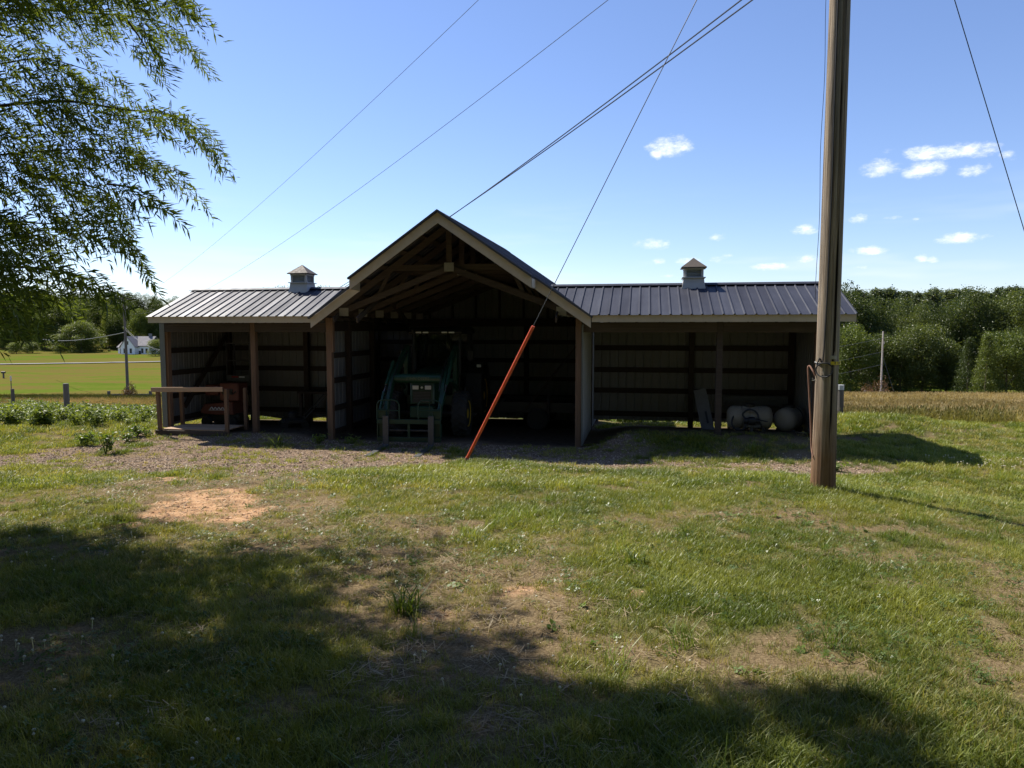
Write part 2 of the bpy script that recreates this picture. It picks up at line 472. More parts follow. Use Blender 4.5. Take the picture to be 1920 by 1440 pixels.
G_GRAVEL = [gpoly([(-60,858),(120,842),(300,822),(480,824),(600,826),(700,835),(880,828),(1090,845),(1180,850),(1260,850),(1330,846),(1500,858),(1610,868),(1700,885),(1560,893),(1420,890),(1250,888),(1080,884),(950,872),(850,868),(700,880),(560,893),(380,893),(200,884),(60,880),(-60,892)])]
G_BARE = [gpoly([(215,978),(270,945),(330,925),(420,922),(500,935),(495,957),(455,972),(370,967),(300,977)]),
          gpoly([(905,1108),(965,1106),(1005,1142),(940,1150)]), gpoly([(1035,1116),(1120,1114),(1095,1140),(1045,1142)]),
          gpoly([(330,893),(360,888),(372,897),(340,903)])]
G_SPARSE = [gpoly([(700,900),(1000,985),(1100,1010),(1000,1060),(820,1010)]), gpoly([(200,905),(520,890),(640,960),(800,960),(960,1010),(1120,1060),(1180,1120),(1130,1200),(1000,1280),(950,1500),(800,1500),(800,1250),(860,1120),(640,1080),(480,1020),(330,985),(160,960)])]

def masks(x, y):
    x, y = np.asarray(x, float), np.asarray(y, float)
    w1 = (fbm(x*1.3, y*1.3, 4, 31) - 0.5); w2 = (fbm(x*4.0, y*4.0, 3, 47) - 0.5)
    bu, bv = to_barn(x, y)
    floor = ((bv > -0.3) & (bv < 3.1) & (bu > -4.75) & (bu < 12.2)) | ((bv > -0.3) & (bv < 6.4) & (bu > -1.2) & (bu < 6.3))
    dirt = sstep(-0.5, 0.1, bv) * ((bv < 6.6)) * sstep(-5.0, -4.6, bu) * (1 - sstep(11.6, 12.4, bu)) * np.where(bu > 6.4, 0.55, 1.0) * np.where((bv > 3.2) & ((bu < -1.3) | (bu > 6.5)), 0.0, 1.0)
    gr = np.zeros(x.shape)
    for p in G_GRAVEL: gr = np.maximum(gr, 1 - sstep(-0.45, 0.35, poly_sd(x, y, p) + w1*1.0 + w2*0.4))
    gr = np.maximum(gr, 0.92*sstep(-2.6, -2.0, bv + w1)*(1 - sstep(-.3, .2, bv))*sstep(-5.6, -4.9, bu + w1)*(1 - sstep(7.6, 8.4, bu + w1)))
    gr = gr*np.clip(1.0 - 1.9*(fbm(x*.9, y*.9, 3, 133) - .5) - .25*sstep(-6, -9, x), 0, 1)
    ba = np.zeros(x.shape)
    for p in G_BARE: ba = np.maximum(ba, 1 - sstep(-0.16, 0.12, poly_sd(x, y, p) + w1*1.3 + w2*1.5))
    sp = np.zeros(x.shape)
    for p in G_SPARSE: sp = np.maximum(sp, 1 - sstep(-0.7, 0.6, poly_sd(x, y, p) + w1*1.6))
    pat = fbm(x*0.8, y*0.8, 4, 77)
    lush = np.clip(0.58 + (pat - 0.5) * 1.3 + (fbm(x*2.7, y*2.7, 3, 83) - 0.5) * 1.1 - sp * 0.56 * (1 - 0.4*sstep(0.5, 0.65, fbm(x*1.7, y*1.7, 3, 90))), 0, 1)
    lush = lush * (1 - gr * np.clip(0.70 - 2.4*w1 - 1.6*w2, 0.05, 1)) * (1 - ba) * (1 - dirt)
    return dict(gravel=np.clip(gr, 0, 1), bare=ba, dirt=np.clip(dirt, 0, 1), lush=np.clip(lush, 0, 1), sparse=sp)

def meadow(x, y):
    """share of tall straw-coloured grass"""
    x, y = np.asarray(x, float), np.asarray(y, float)
    w = (fbm(x*0.35, y*0.35, 4, 61) - 0.5) * 2.5
    edge = 19.6 + np.interp(x, [10, 13, 17, 40], [3.2, 1.6, 0.0, -4])
    right = sstep(-0.3, 0.6, y + w*0.25 - edge) * sstep(10.6, 12.0, x + w*0.2) * (1 - sstep(94, 99, y + w))
    lo = 27.0
    left = sstep(-0.5, 1.0, y + w - lo) * (1 - sstep(54, 60, y + w*2)) * sstep(-8.2, -11.0, x)
    return np.clip(right, 0, 1), np.clip(left, 0, 1)

xs = np.concatenate([-np.geomspace(16, 2600, 60)[::-1], np.arange(-15.8, 15.9, 0.17), np.geomspace(16, 2600, 60)])
ys = np.concatenate([np.linspace(-60, 0.4, 30), np.arange(0.6, 21, 0.15), np.geomspace(21.2, 3200, 150)])
GX, GY = np.meshgrid(xs, ys)
GZ = terrain(GX, GY)
nx, ny = len(xs), len(ys)
me = bpy.data.meshes.new('ground')
idx = np.arange(nx*ny).reshape(ny, nx)
quads = np.stack([idx[:-1, :-1], idx[:-1, 1:], idx[1:, 1:], idx[1:, :-1]], -1).reshape(-1, 4)
me.from_pydata(np.stack([GX, GY, GZ], -1).reshape(-1, 3).tolist(), [], quads.tolist())
me.polygons.foreach_set('use_smooth', [True] * len(me.polygons))
mk = masks(GX, GY); mr, ml = meadow(GX, GY)
mk['straw'] = np.maximum(mr, ml * 0.95)
farL = sstep(56, 64, GY + (fbm(GX*.1, GY*.1, 3, 4)-.5)*14) 
mk['field'] = farL
for k_, a_ in mk.items():
    at = me.attributes.new(k_, 'FLOAT', 'POINT'); at.data.foreach_set('value', np.ascontiguousarray(a_.reshape(-1), dtype=np.float32))
def ground_fn(N):
    t = N.n('ShaderNodeTexCoord').outputs['Object']
    A = lambda k: N.attr(k).outputs['Fac']
    n1 = N.noise(t, 1.1, 5, 0.6); n2 = N.noise(t, 9.0, 4, 0.6); n3 = N.noise(t, 55.0, 4, 0.7); n4 = N.noise(N.vmath('MULTIPLY', t, (0.6, 1.8, 1.0)), 0.03, 5, 0.65); n5 = N.noise(t, 160.0, 2, 0.6)
    thatch = N.ramp(n3, [(0.25, (0.065, 0.048, 0.027)), (0.5, (0.17, 0.125, 0.07)), (0.75, (0.32, 0.25, 0.15))])
    green = N.ramp(n3, [(0.3, (0.030, 0.045, 0.010)), (0.7, (0.105, 0.145, 0.032))])
    soil = N.ramp(N.math('ADD', N.math('MULTIPLY', n2, 0.6), N.math('MULTIPLY', n3, 0.4)), [(0.3, (0.26, 0.14, 0.075)), (0.52, (0.47, 0.29, 0.165)), (0.75, (0.62, 0.44, 0.29))])
    grav = N.ramp(N.math('ADD', N.math('MULTIPLY', n3, 0.55), N.math('MULTIPLY', n5, 0.45)), [(0.3, (0.085, 0.060, 0.042)), (0.5, (0.21, 0.152, 0.106)), (0.66, (0.37, 0.28, 0.205)), (0.78, (0.57, 0.47, 0.365))])
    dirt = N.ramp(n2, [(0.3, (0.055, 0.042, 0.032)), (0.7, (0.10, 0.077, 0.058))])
    straw = N.ramp(N.math('ADD', N.math('MULTIPLY', n3, 0.5), N.math('MULTIPLY', n1, 0.5)), [(0.3, (0.21, 0.145, 0.06)), (0.7, (0.40, 0.29, 0.13))])
    fieldc = N.ramp(N.math('ADD', N.math('MULTIPLY', n4, 0.75), N.math('MULTIPLY', n1, 0.25)), [(0.34, (0.070, 0.105, 0.014)), (0.44, (0.095, 0.125, 0.018)), (0.50, (0.125, 0.098, 0.030)), (0.56, (0.12, 0.115, 0.025)), (0.64, (0.080, 0.118, 0.016)), (0.72, (0.12, 0.10, 0.030))])
    c = N.mix(N.mapr(A('lush'), 0.15, 0.75), thatch, green)
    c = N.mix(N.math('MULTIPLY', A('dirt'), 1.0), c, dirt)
    c = N.mix(A('gravel'), c, grav)
    c = N.mix(A('bare'), c, soil)
    c = N.mix(A('field'), c, fieldc)
    c = N.mix(A('straw'), c, straw)
    b = N.math('ADD', N.math('MULTIPLY', n3, 0.7), N.math('MULTIPLY', n2, 0.5))
    return principled(N, c, 1.0, 0, 0.0, bump=b, bstr=0.9, bdist=0.03)
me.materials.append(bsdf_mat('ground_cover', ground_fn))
ground = bpy.data.objects.new('ground', me); col.objects.link(ground)
tag(ground, kind='structure')

# ------------------------------------------------------------------ the shed
barn = thing('pole_barn', BARN_O, -BARN_A, 'open fronted pole barn with central gable, dark blue metal roof and two cupolas', 'barn')
def B(u, v, z=0.0): return BARN_O + BU*u + BV*v + Vector((0, 0, z))
BW = 6.27; UC = 3.14          # bay width, centre line of the gable
TIPZ = 5.42; GS = 0.69        # ridge height and slope of the gable
def gz(u): return TIPZ - GS * abs(u - UC)
EV, EZ, WS, RV = -0.42, 3.10, 0.395, 1.5   # wing eave position / height, slope, ridge position
def wz(v): return EZ + WS * ((v - EV) if v <= RV else (2*RV - EV - v))
LU, RU = -4.80, 12.25
SP = 0.2286

def sheet_profile(w, rib=0.026):
    return [(0.0, 0.0), (w*0.5, 0.0), (w - 0.050, 0.0), (w - 0.036, rib), (w - 0.014, rib), (w + 0.002, 0.0)]

def roof_strip(pts_lo, pts_hi, nrm, parent):
    """pts_lo / pts_hi: matching points along both ends of the strip"""
    m = M(); n = len(pts_lo); t = Vector(nrm) * -0.004
    top = [Vector(p) for p in pts_lo] + [Vector(p) for p in pts_hi]
    bot = [p + t for p in top]
    vs = top + bot; f = []
    for i in range(n - 1):
        f += [(i, i+1, n+i+1, n+i), (2*n+i+1, 2*n+i, 3*n+i, 3*n+i+1)]
        f += [(i+1, i, 2*n+i, 2*n+i+1), (n+i, n+i+1, 3*n+i+1, 3*n+i)]
    f += [(0, n, 3*n, 2*n), (n-1, 2*n-1, 4*n-1, 3*n-1)]
    m.add(vs, f)
    return obj('roof_panel', m, 'roof', parent)

def wing_roof(u0, u1, side):
    nrm_f = Vector((0, -WS, 1)).normalized(); nrm_b = Vector((0, WS, 1)).normalized()
    k = int(round((u1 - u0) / SP))
    for i in range(k):
        ua = u0 + i * SP; w = min(SP, u1 - ua)
        for fr in (True, False):
            lo, hi = [], []
            for (x, h) in sheet_profile(w):
                u = ua + x
                zg = gz(u)
                if fr:
                    v0 = max(EV - 0.05, EV + (zg - EZ) / WS) if abs(u - UC) < 3.42 else EV - 0.05
                    v0 = min(v0, RV - 0.001)
                    n_ = nrm_f
                    lo.append(Vector((u, v0, wz(v0))) + n_*(h+.012)); hi.append(Vector((u, RV, wz(RV))) + n_*(h+.012))
                else:
                    v1 = 2*RV - EV + 0.05
                    if abs(u - UC) < 3.42: v1 = 2*RV - max(EV - 0.05, EV + (zg - EZ) / WS)
                    v1 = max(v1, RV + 0.001)
                    n_ = nrm_b
                    lo.append(Vector((u, RV, wz(RV))) + n_*(h+.012)); hi.append(Vector((u, v1, wz(v1))) + n_*(h+.012))
            if (hi[0] - lo[0]).length < 0.02 and (hi[-1] - lo[-1]).length < 0.02: continue
            roof_strip(lo, hi, nrm_f if fr else nrm_b, barn)
wing_roof(LU - 0.02, LU - 0.02 + SP*25, -1)
wing_roof(RU + 0.02 - SP*30, RU + 0.02, 1)
# ridge caps of the wings
for (a, b) in ((LU - 0.03, 0.88), (5.42, RU + 0.03)):
    m = M()
    for s_ in (-1, 1):
        m.beam((a, RV + s_*0.07, wz(RV) + 0.030), (b, RV + s_*0.07, wz(RV) + 0.030), 0.15, 0.012, up=(0, s_*WS, 1))
    obj('ridge_cap', m, 'roof', barn)

# gable roof, strips running down the slope
GV0, GVL, GV1 = -1.06, -0.46, 7.0
for s_ in (-1, 1):
    nrm = Vector((s_*GS, 0, 1)).normalized()
    v = GV0
    while v < GV1 - 0.01:
        w = min(SP, GV1 - v)
        reach = 2.16 if v + w/2 < GVL else 3.46
        lo, hi = [], []
        for (x, h) in sheet_profile(w):
            lo.append(Vector((UC + s_*0.005, v + x, gz(UC) + 0.012)) + nrm*h)
            u = UC + s_*reach
            hi.append(Vector((u, v + x, gz(u) + 0.012)) + nrm*h)
        roof_strip(lo, hi, nrm, barn)
        v += SP
    m = M()
    m.beam((UC + s_*0.085, GV0 - 0.02, gz(UC) + 0.052 - 0.085*GS), (UC + s_*0.085, GV1 + 0.02, gz(UC) + 0.052 - 0.085*GS), 0.21, 0.012, up=(s_*GS, 0, 1))
    obj('ridge_cap', m, 'roof', barn)
    # dark edge trim along the rakes
    for (d0, d1, vv) in ((0.0, 2.17, GV0 - 0.012), (2.10, 3.48, GVL - 0.012), (0, 3.48, GV1 + 0.012)):
        m = M().beam((UC + s_*d0, vv, TIPZ - GS*d0 + 0.022), (UC + s_*d1, vv, TIPZ - GS*d1 + 0.022), 0.06, 0.045, up=(s_*GS, 0, 1))
        obj('edge_trim', m, 'roof', barn)
    # barge boards
    def board(d0, d1, v0, th=0.035, hh=0.20):
        f = lambda p, t: (UC + s_*p[0], t, p[1])
        c = math.sqrt(1 + GS*GS)
        poly = [(d0, TIPZ - GS*d0 - 0.004), (d1, TIPZ - GS*d1 - 0.004), (d1, TIPZ - GS*d1 - hh*c), (d0, TIPZ - GS*d0 - hh*c)]
        obj('barge_board', M().prism(poly, v0, v0 + th, f), 'fascia', barn)
    board(0.0, 2.15, GV0 + 0.03); board(2.152, 3.44, GVL + 0.03); board(0.0, 3.44, GV1 - 0.06)
    u = UC + s_*2.15
    m = M().box(u - 0.017, u + 0.017, GV0 + 0.067, GVL + 0.028, gz(u) - 0.235, gz(u) - 0.03)
    obj('return_board', m, 'fascia', barn)
    # eave board on the lower edge of the gable roof behind the wings
    u = UC + s_*3.42
    m = M().box(u - 0.017, u + 0.017, 2*RV - EV + 0.02, GV1 - 0.07, gz(u) - 0.19, gz(u) - 0.01)
    obj('fascia_board', m, 'fascia', barn)
    # purlins under the sheets
    for i, d in enumerate((0.14, 0.62, 1.12, 1.62, 2.08, 2.6, 3.1, 3.38)):
        u = UC + s_*d; z = TIPZ - GS*d - 0.026
        v0 = GV0 + 0.07 if d < 2.12 else GVL + 0.07
        m = M().beam((u, v0, z), (u, GV1 - 0.07, z), 0.135, 0.04, up=(s_*GS, 0, 1))
        obj('purlin', m, 'wood_y', barn)

# wing fascias, headers, rafters
def fascia(name, x0, x1, y0, y1, z0, z1, mat='fascia'): return obj(name, M().box(x0, x1, y0, y1, z0, z1), mat, barn)
fascia('fascia_board', LU, -0.30, EV - 0.005, EV + 0.03, EZ - 0.165, EZ - 0.006)
fascia('fascia_board', 6.60, RU, EV - 0.005, EV + 0.03, EZ - 0.165, EZ - 0.006)
fascia('fascia_board', LU, -0.35, 2*RV - EV - 0.03, 2*RV - EV + 0.005, EZ - 0.165, EZ - 0.006)
fascia('fascia_board', 6.65, RU, 2*RV - EV - 0.03, 2*RV - EV + 0.005, EZ - 0.165, EZ - 0.006)
for (u, s_) in ((LU + 0.002, 1), (RU - 0.002, -1)):
    for fr in (True, False):
        f = lambda p, t: (t, p[0], p[1])
        va, vb = (EV + 0.032, RV - 0.001) if fr else (RV + 0.001, 2*RV - EV - 0.032)
        poly = [(va, wz(va) - 0.008), (vb, wz(vb) - 0.008), (vb, wz(vb) - 0.165), (va, wz(va) - 0.165)]
        obj('barge_board', M().prism(poly, u, u + s_*0.03, f), 'fascia', barn)
for (a, b) in ((-4.62, -2.17), (-2.03, -0.08), (6.36, 9.41), (9.55, 11.55)):
    obj('header_beam', M().box(a, b, -0.045, -0.005, 2.70, 2.93), 'wood_x', barn)
    obj('header_beam', M().box(a, b, 0.07, 0.11, 2.70, 2.93), 'wood_x', barn)
    obj('header_beam', M().box(a, b, 2.90, 2.94, 2.70, 2.95), 'wood_x', barn)
u = LU + 0.2
while u < RU:
    if not (0.9 < u < 5.4):
        for fr in (True, False):
            va = EV + 0.04 if fr else 2*RV - EV - 0.04
            obj('rafter', M().beam((u, va, wz(va) - 0.125), (u, RV, wz(RV) - 0.125), 0.038, 0.14, up=(0, 0, 1)), 'wood_y', barn)
    u += 0.61
for (a, b) in ((LU + 0.04, 0.3), (5.9, RU - 0.04)):
    for v in (0.05, 0.6, 1.2, 1.8, 2.4, 2.95):
        obj('purlin', M().beam((a, v, wz(v) - 0.028), (b, v, wz(v) - 0.028), 0.09, 0.038, up=(0, -WS if v < RV else WS, 1)), 'wood_x', barn)

# posts
def post(u, v, z1, z0=-0.35, w=0.14, mat='wood_z'):
    return obj('post', M().box(u - w/2, u + w/2, v - w/2, v + w/2, z0, z1), mat, barn, bevel=0.006)
post(0.0, 0.0, 3.06); post(BW, 0.0, 3.06)
for (u, v) in ((-4.63, 0.06), (-2.10, 0.03), (9.48, 0.03), (11.60, 0.06)): post(u, v, 2.95 if u not in (-2.10, 9.48) else 2.98, mat='wood_x' if u == 9.48 else 'wood_z')
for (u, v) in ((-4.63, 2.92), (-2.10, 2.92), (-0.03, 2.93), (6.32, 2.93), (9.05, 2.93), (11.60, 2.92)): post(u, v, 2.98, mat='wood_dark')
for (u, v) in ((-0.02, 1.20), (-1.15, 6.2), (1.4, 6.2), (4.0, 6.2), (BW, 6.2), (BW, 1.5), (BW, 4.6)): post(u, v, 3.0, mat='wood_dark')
# doubled 2x boards beside the two main posts
obj('post_plank', M().box(0.072, 0.108, -0.06, 0.06, 2.2, 3.05), 'wood_z', barn)

# wall sheets
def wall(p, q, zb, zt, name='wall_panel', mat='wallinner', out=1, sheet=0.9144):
    """ribbed sheets from p to q (plan), zt may be a function of the distance"""
    p, q = Vector((*p, 0)), Vector((*q, 0)); L = (q - p).length; d = (q - p).normalized(); nrm = Vector((d.y, -d.x, 0)) * out
    zf = zt if callable(zt) else (lambda s: zt)
    zbf = zb if callable(zb) else (lambda s: zb)
    s = 0.0
    while s < L - 0.01:
        w = min(sheet, L - s); prof = []; x = 0.0
        while x < w - 1e-4:
            e = min(SP, w - x)
            if e > 0.1: prof += [(x, 0), (x + e*0.34, 0), (x + e*.345, .003), (x + e*.38, .003), (x + e*.385, 0), (x + e - 0.055, 0), (x + e - 0.038, 0.019), (x + e - 0.016, 0.019)]
            else: prof += [(x, 0)]
            x += SP
        prof.append((w, 0))
        m = M(); n = len(prof); vs = []
        for zz in (0, 1):
            for (x, h) in prof:
                P = p + d*(s + x) + nrm*h; vs.append((P.x, P.y, zf(s + x) if zz else zbf(s + x)))
        for zz in (0, 1):
            for (x, h) in prof:
                P = p + d*(s + x) + nrm*(h - 0.003); vs.append((P.x, P.y, zf(s + x) if zz else zbf(s + x)))
        f = []
        for i in range(n - 1):
            f += [(i, i+1, n+i+1, n+i), (2*n+i+1, 2*n+i, 3*n+i, 3*n+i+1)]
        m.add(vs, f)
        o = obj(name, m, mat, barn); s += sheet
side_top = lambda s: wz(min(max(s, 0), 3.0)) - 0.17
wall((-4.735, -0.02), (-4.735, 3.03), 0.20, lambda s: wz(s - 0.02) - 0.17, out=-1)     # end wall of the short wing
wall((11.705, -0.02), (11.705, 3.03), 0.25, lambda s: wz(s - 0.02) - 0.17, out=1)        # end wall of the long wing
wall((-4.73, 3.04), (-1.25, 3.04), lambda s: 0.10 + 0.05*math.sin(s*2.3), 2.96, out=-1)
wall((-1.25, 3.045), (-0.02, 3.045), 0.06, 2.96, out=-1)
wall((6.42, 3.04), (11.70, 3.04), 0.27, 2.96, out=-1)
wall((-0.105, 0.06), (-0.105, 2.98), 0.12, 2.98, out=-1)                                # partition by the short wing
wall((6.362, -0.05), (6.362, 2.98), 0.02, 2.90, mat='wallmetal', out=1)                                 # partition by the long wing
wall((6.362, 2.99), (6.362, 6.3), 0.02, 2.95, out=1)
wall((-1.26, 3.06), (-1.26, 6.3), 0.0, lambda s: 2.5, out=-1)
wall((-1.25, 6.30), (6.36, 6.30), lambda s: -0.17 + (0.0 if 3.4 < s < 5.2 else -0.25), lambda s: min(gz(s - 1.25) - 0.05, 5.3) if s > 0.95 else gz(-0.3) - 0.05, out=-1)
# low roof over the bump-out behind the short wing
v = 3.0
while v < 6.9:
    lo, hi = [], []
    for (x, h) in sheet_profile(SP):
        lo.append((-0.30, v + x, gz(-0.30) - 0.03 + h)); hi.append((-1.45, v + x, gz(-0.30) - 0.33 + h))
    roof_strip(lo, hi, (-.25, 0, .97), barn); v += SP
# corner trims
for (u, v, z0) in ((-4.755, -0.045, 0.18), (11.725, -0.045, 0.25)):
    s_ = 1 if u < 0 else -1
    m = M().box(u - 0.012, u + 0.012, v, v + 0.11, z0, 2.93); m.box(min(u, u + s_*0.14), max(u, u + s_*0.14), v - 0.006, v + 0.004, z0, 2.93)
    obj('corner_trim', m, 'trim', barn)
m = M().box(6.345, 6.385, -0.095, -0.062, 0.02, 2.88); obj('corner_trim', m, 'trim', barn)
# girts
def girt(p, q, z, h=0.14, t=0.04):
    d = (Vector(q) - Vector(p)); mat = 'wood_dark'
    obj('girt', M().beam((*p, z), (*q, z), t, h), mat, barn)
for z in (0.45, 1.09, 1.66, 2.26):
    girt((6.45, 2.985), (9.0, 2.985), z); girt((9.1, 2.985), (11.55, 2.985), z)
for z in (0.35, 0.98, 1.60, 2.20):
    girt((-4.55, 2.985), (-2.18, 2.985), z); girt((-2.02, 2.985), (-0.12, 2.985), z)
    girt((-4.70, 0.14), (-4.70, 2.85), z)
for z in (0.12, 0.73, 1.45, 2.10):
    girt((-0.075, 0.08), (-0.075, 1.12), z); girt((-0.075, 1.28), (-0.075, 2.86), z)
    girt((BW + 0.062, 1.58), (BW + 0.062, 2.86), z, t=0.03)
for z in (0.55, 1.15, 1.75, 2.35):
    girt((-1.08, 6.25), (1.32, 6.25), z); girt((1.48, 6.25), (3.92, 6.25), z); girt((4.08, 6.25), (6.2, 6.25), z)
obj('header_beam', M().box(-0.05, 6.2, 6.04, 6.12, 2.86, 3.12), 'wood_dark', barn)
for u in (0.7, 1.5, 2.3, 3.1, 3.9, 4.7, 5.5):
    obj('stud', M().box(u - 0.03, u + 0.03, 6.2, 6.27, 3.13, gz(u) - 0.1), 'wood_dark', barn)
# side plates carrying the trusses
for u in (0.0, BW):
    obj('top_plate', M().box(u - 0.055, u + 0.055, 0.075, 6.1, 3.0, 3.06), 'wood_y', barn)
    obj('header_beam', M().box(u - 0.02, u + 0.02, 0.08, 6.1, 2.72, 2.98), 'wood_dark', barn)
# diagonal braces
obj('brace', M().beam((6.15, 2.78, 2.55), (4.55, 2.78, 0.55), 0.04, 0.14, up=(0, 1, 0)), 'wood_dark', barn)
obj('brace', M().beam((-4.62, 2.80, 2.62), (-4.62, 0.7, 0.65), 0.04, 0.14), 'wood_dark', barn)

# scissor trusses
def truss(v):
    t = bpy.data.objects.new('truss', None); col.objects.link(t); t.parent = barn
    f = 0.02
    for s_ in (-1, 1):
        a, b = (UC + s_*3.30, v, gz(UC + s_*3.30) - 0.145), (UC, v, TIPZ - 0.145)
        obj('rafter', M().beam(a, b, 0.038, 0.15), 'wood_x', t)
        obj('bottom_chord', M().beam((UC + s_*2.98, v - 0.042, 3.13), (UC + s_*0.02, v - 0.042, 4.24), 0.038, 0.14), 'wood_x', t)
        c = UC + s_*2.72
        obj('gusset_plate', M().box(c - 0.12, c + 0.12, v - 0.066, v - 0.062, 3.10, 3.30), 'galv', t)
        obj('web', M().beam((UC + s_*1.85, v, 3.55), (UC + s_*1.5, v, 4.24), 0.036, 0.09), 'wood_x', t)
    obj('collar_tie', M().box(UC - 1.52, UC + 1.52, v + 0.024, v + 0.062, 4.20, 4.34), 'wood_x', t)
    obj('king_post', M().box(UC - 0.07, UC + 0.07, v - 0.080, v - 0.064, 4.30, 5.15), 'wood_x', t)
    obj('gusset_plate', M().box(UC - 0.12, UC + 0.12, v - 0.092, v - 0.086, 4.16, 4.37), 'galv', t)
for v in (0.0, 1.22, 2.44, 3.66, 4.88, 6.08): truss(v)

# cupolas on the wing ridges
def cupola(u, zb):
    c = bpy.data.objects.new('cupola', None); col.objects.link(c); c.parent = barn
    c.location = (u, RV, zb); c.scale = (.84, .84, .86)
    m = M(); a, b = 0.35, 0.285
    rings = [(0.36, -0.20), (0.335, -0.02), (0.305, 0.12), (0.29, 0.245), (0.29, 0.26)]
    vs = []; fs = []
    for (r, z) in rings: vs += [(-r,-r,z),(r,-r,z),(r,r,z),(-r,r,z)]
    for i in range(len(rings)-1):
        for k in range(4): fs.append((i*4+k, i*4+(k+1)%4, (i+1)*4+(k+1)%4, (i+1)*4+k))
    fs += [(3,2,1,0), tuple(range(len(vs)-4, len(vs)))]
    m.add(vs, fs); obj('base', m, 'white', c)
    obj('sill', M().box(-0.335, 0.335, -0.335, 0.335, 0.262, 0.285), 'white', c)
    for sx in (-1, 1):
        for sy in (-1, 1): obj('corner_post', M().box(min(sx*0.21, sx*0.275), max(sx*0.21, sx*0.275), min(sy*0.21, sy*0.275), max(sy*0.21, sy*0.275), 0.287, 0.499), 'white', c)
    obj('frieze', M().box(-0.285, 0.285, -0.285, 0.285, 0.50, 0.545), 'white', c)
    for i in range(5):
        z = 0.30 + i*0.042; m = M()
        for (ax, sg) in ((0, 1), (0, -1), (1, 1), (1, -1)):
            P = (lambda t, o, zz: (t, o*sg, zz)) if ax == 0 else (lambda t, o, zz: (o*sg, t, zz))
            m.add([P(-0.21,.245,z), P(0.21,.245,z), P(0.21,.20,z+.045), P(-0.21,.20,z+.045), P(-0.21,.238,z-.006), P(0.21,.238,z-.006), P(0.21,.193,z+.039), P(-0.21,.193,z+.039)],
                  [(0,1,2,3),(7,6,5,4),(0,4,5,1),(1,5,6,2),(2,6,7,3),(3,7,4,0)])
        obj('louver', m, 'louver', c)
    obj('backing', M().box(-0.185, 0.185, -0.185, 0.185, 0.287, 0.50), 'black', c)
    m = M(); r = 0.36
    m.add([(-r,-r,0.547),(r,-r,0.547),(r,r,0.547),(-r,r,0.547),(-r,-r,0.57),(r,-r,0.57),(r,r,0.57),(-r,r,0.57),
           (-.15,-.15,.735),(.15,-.15,.735),(.15,.15,.735),(-.15,.15,.735),(0,0,0.86)],
          [(3,2,1,0)] + [(k,(k+1)%4,4+(k+1)%4,4+k) for k in range(4)] + [(4+k,4+(k+1)%4,8+(k+1)%4,8+k) for k in range(4)] + [(8+k,8+(k+1)%4,12) for k in range(4)])
    obj('cupola_roof', m, 'shingle', c)
cupola(-1.46, wz(RV) - 0.06)
cupola(8.96, wz(RV) - 0.06)

# ------------------------------------------------------------------ helpers to place things inside the shed
def bp(px, py, v):
    """barn coordinates (u, z) of the point seen at a photo position on the plane v"""
    r = ray(px, py); P0 = BARN_O + BV*v - Vector((0, 0, CAM_Z))
    t = P0.dot(BV) / r.dot(BV); P = r*t + Vector((0, 0, CAM_Z)); d = P - BARN_O
    return d.dot(BU), P.z
def BG(u, v, dz=0.0):
    P = B(u, v); P.z = tz(P.x, P.y) + dz; return P
def text_mesh(name, s, size, extrude=0.002):
    cu = bpy.data.curves.new(name, 'FONT'); cu.body = s; cu.size = size; cu.extrude = extrude; cu.align_x = 'CENTER'; cu.align_y = 'CENTER'
    o = bpy.data.objects.new(name, cu); col.objects.link(o)
    bpy.context.view_layer.update()
    dg = bpy.context.evaluated_depsgraph_get()
    me = bpy.data.meshes.new_from_object(o.evaluated_get(dg))
    bpy.data.objects.remove(o); me.materials.clear()
    return me

# ------------------------------------------------------------------ tractor
tr = thing('tractor', (-2.43, 16.62, 0.0), R(-7.0), 'green cab tractor with front loader and pallet forks parked in the barn', 'tractor')
tr.location.z = -0.02
def wheel(x, y, r, w, rim_r, side, name='wheel'):
    e = bpy.data.objects.new(name, None); col.objects.link(e); e.parent = tr; e.location = (x, y, r)
    h = w/2
    prof = [(-h*.75, rim_r), (-h*.92, rim_r + .05), (-h, r - .16), (-h*.93, r - .07), (-h*.7, r - .035), (h*.7, r - .035), (h*.93, r - .07), (h, r - .16), (h*.92, rim_r + .05), (h*.75, rim_r)]
    m = M().lathe(prof, 36)
    n = 18
    for k in range(n):
        for sd in (-1, 1):
            a0 = 2*math.pi*(k + (0.5 if sd > 0 else 0))/n; a1 = a0 + 0.24
            vs = []
            for (a, xx) in ((a0, 0.0), (a1, sd*h*.98)):
                for (da, rr) in ((-.05, r - .06), (.05, r - .06), (.045, r), (-.045, r)):
                    vs.append((xx, math.cos(a+da)*(rr - (0.03 if abs(xx) > .01 else 0)), math.sin(a+da)*(rr - (0.03 if abs(xx) > .01 else 0))))
            m.add(vs, [(0,1,2,3),(7,6,5,4),(0,4,5,1),(1,5,6,2),(2,6,7,3),(3,7,4,0)])
    obj('tyre', m, 'rubber', e)
    m = M().lathe([(side*h*.55, rim_r*.35), (side*h*.5, rim_r*.4), (side*h*.2, rim_r*.85), (side*h*.78, rim_r*.97), (side*h*.85, rim_r*1.04), (side*h*.72, rim_r*1.0), (-side*h*.72, rim_r*1.0), (-side*h*.72, rim_r*.9), (0, rim_r*.7), (0, .05)], 28)
    obj('rim', m, 'yellow', e, smooth=True)
    obj('hub', M().lathe([(side*h*.5, .13), (side*h*.75, .13), (side*h*.8, .09)], 16), 'yellow', e)
for sx in (-1, 1):
    wheel(sx*0.90, 1.95, 0.60, 0.40, 0.33, sx)
    wheel(sx*0.93, 4.25, 0.86, 0.47, 0.48, sx)
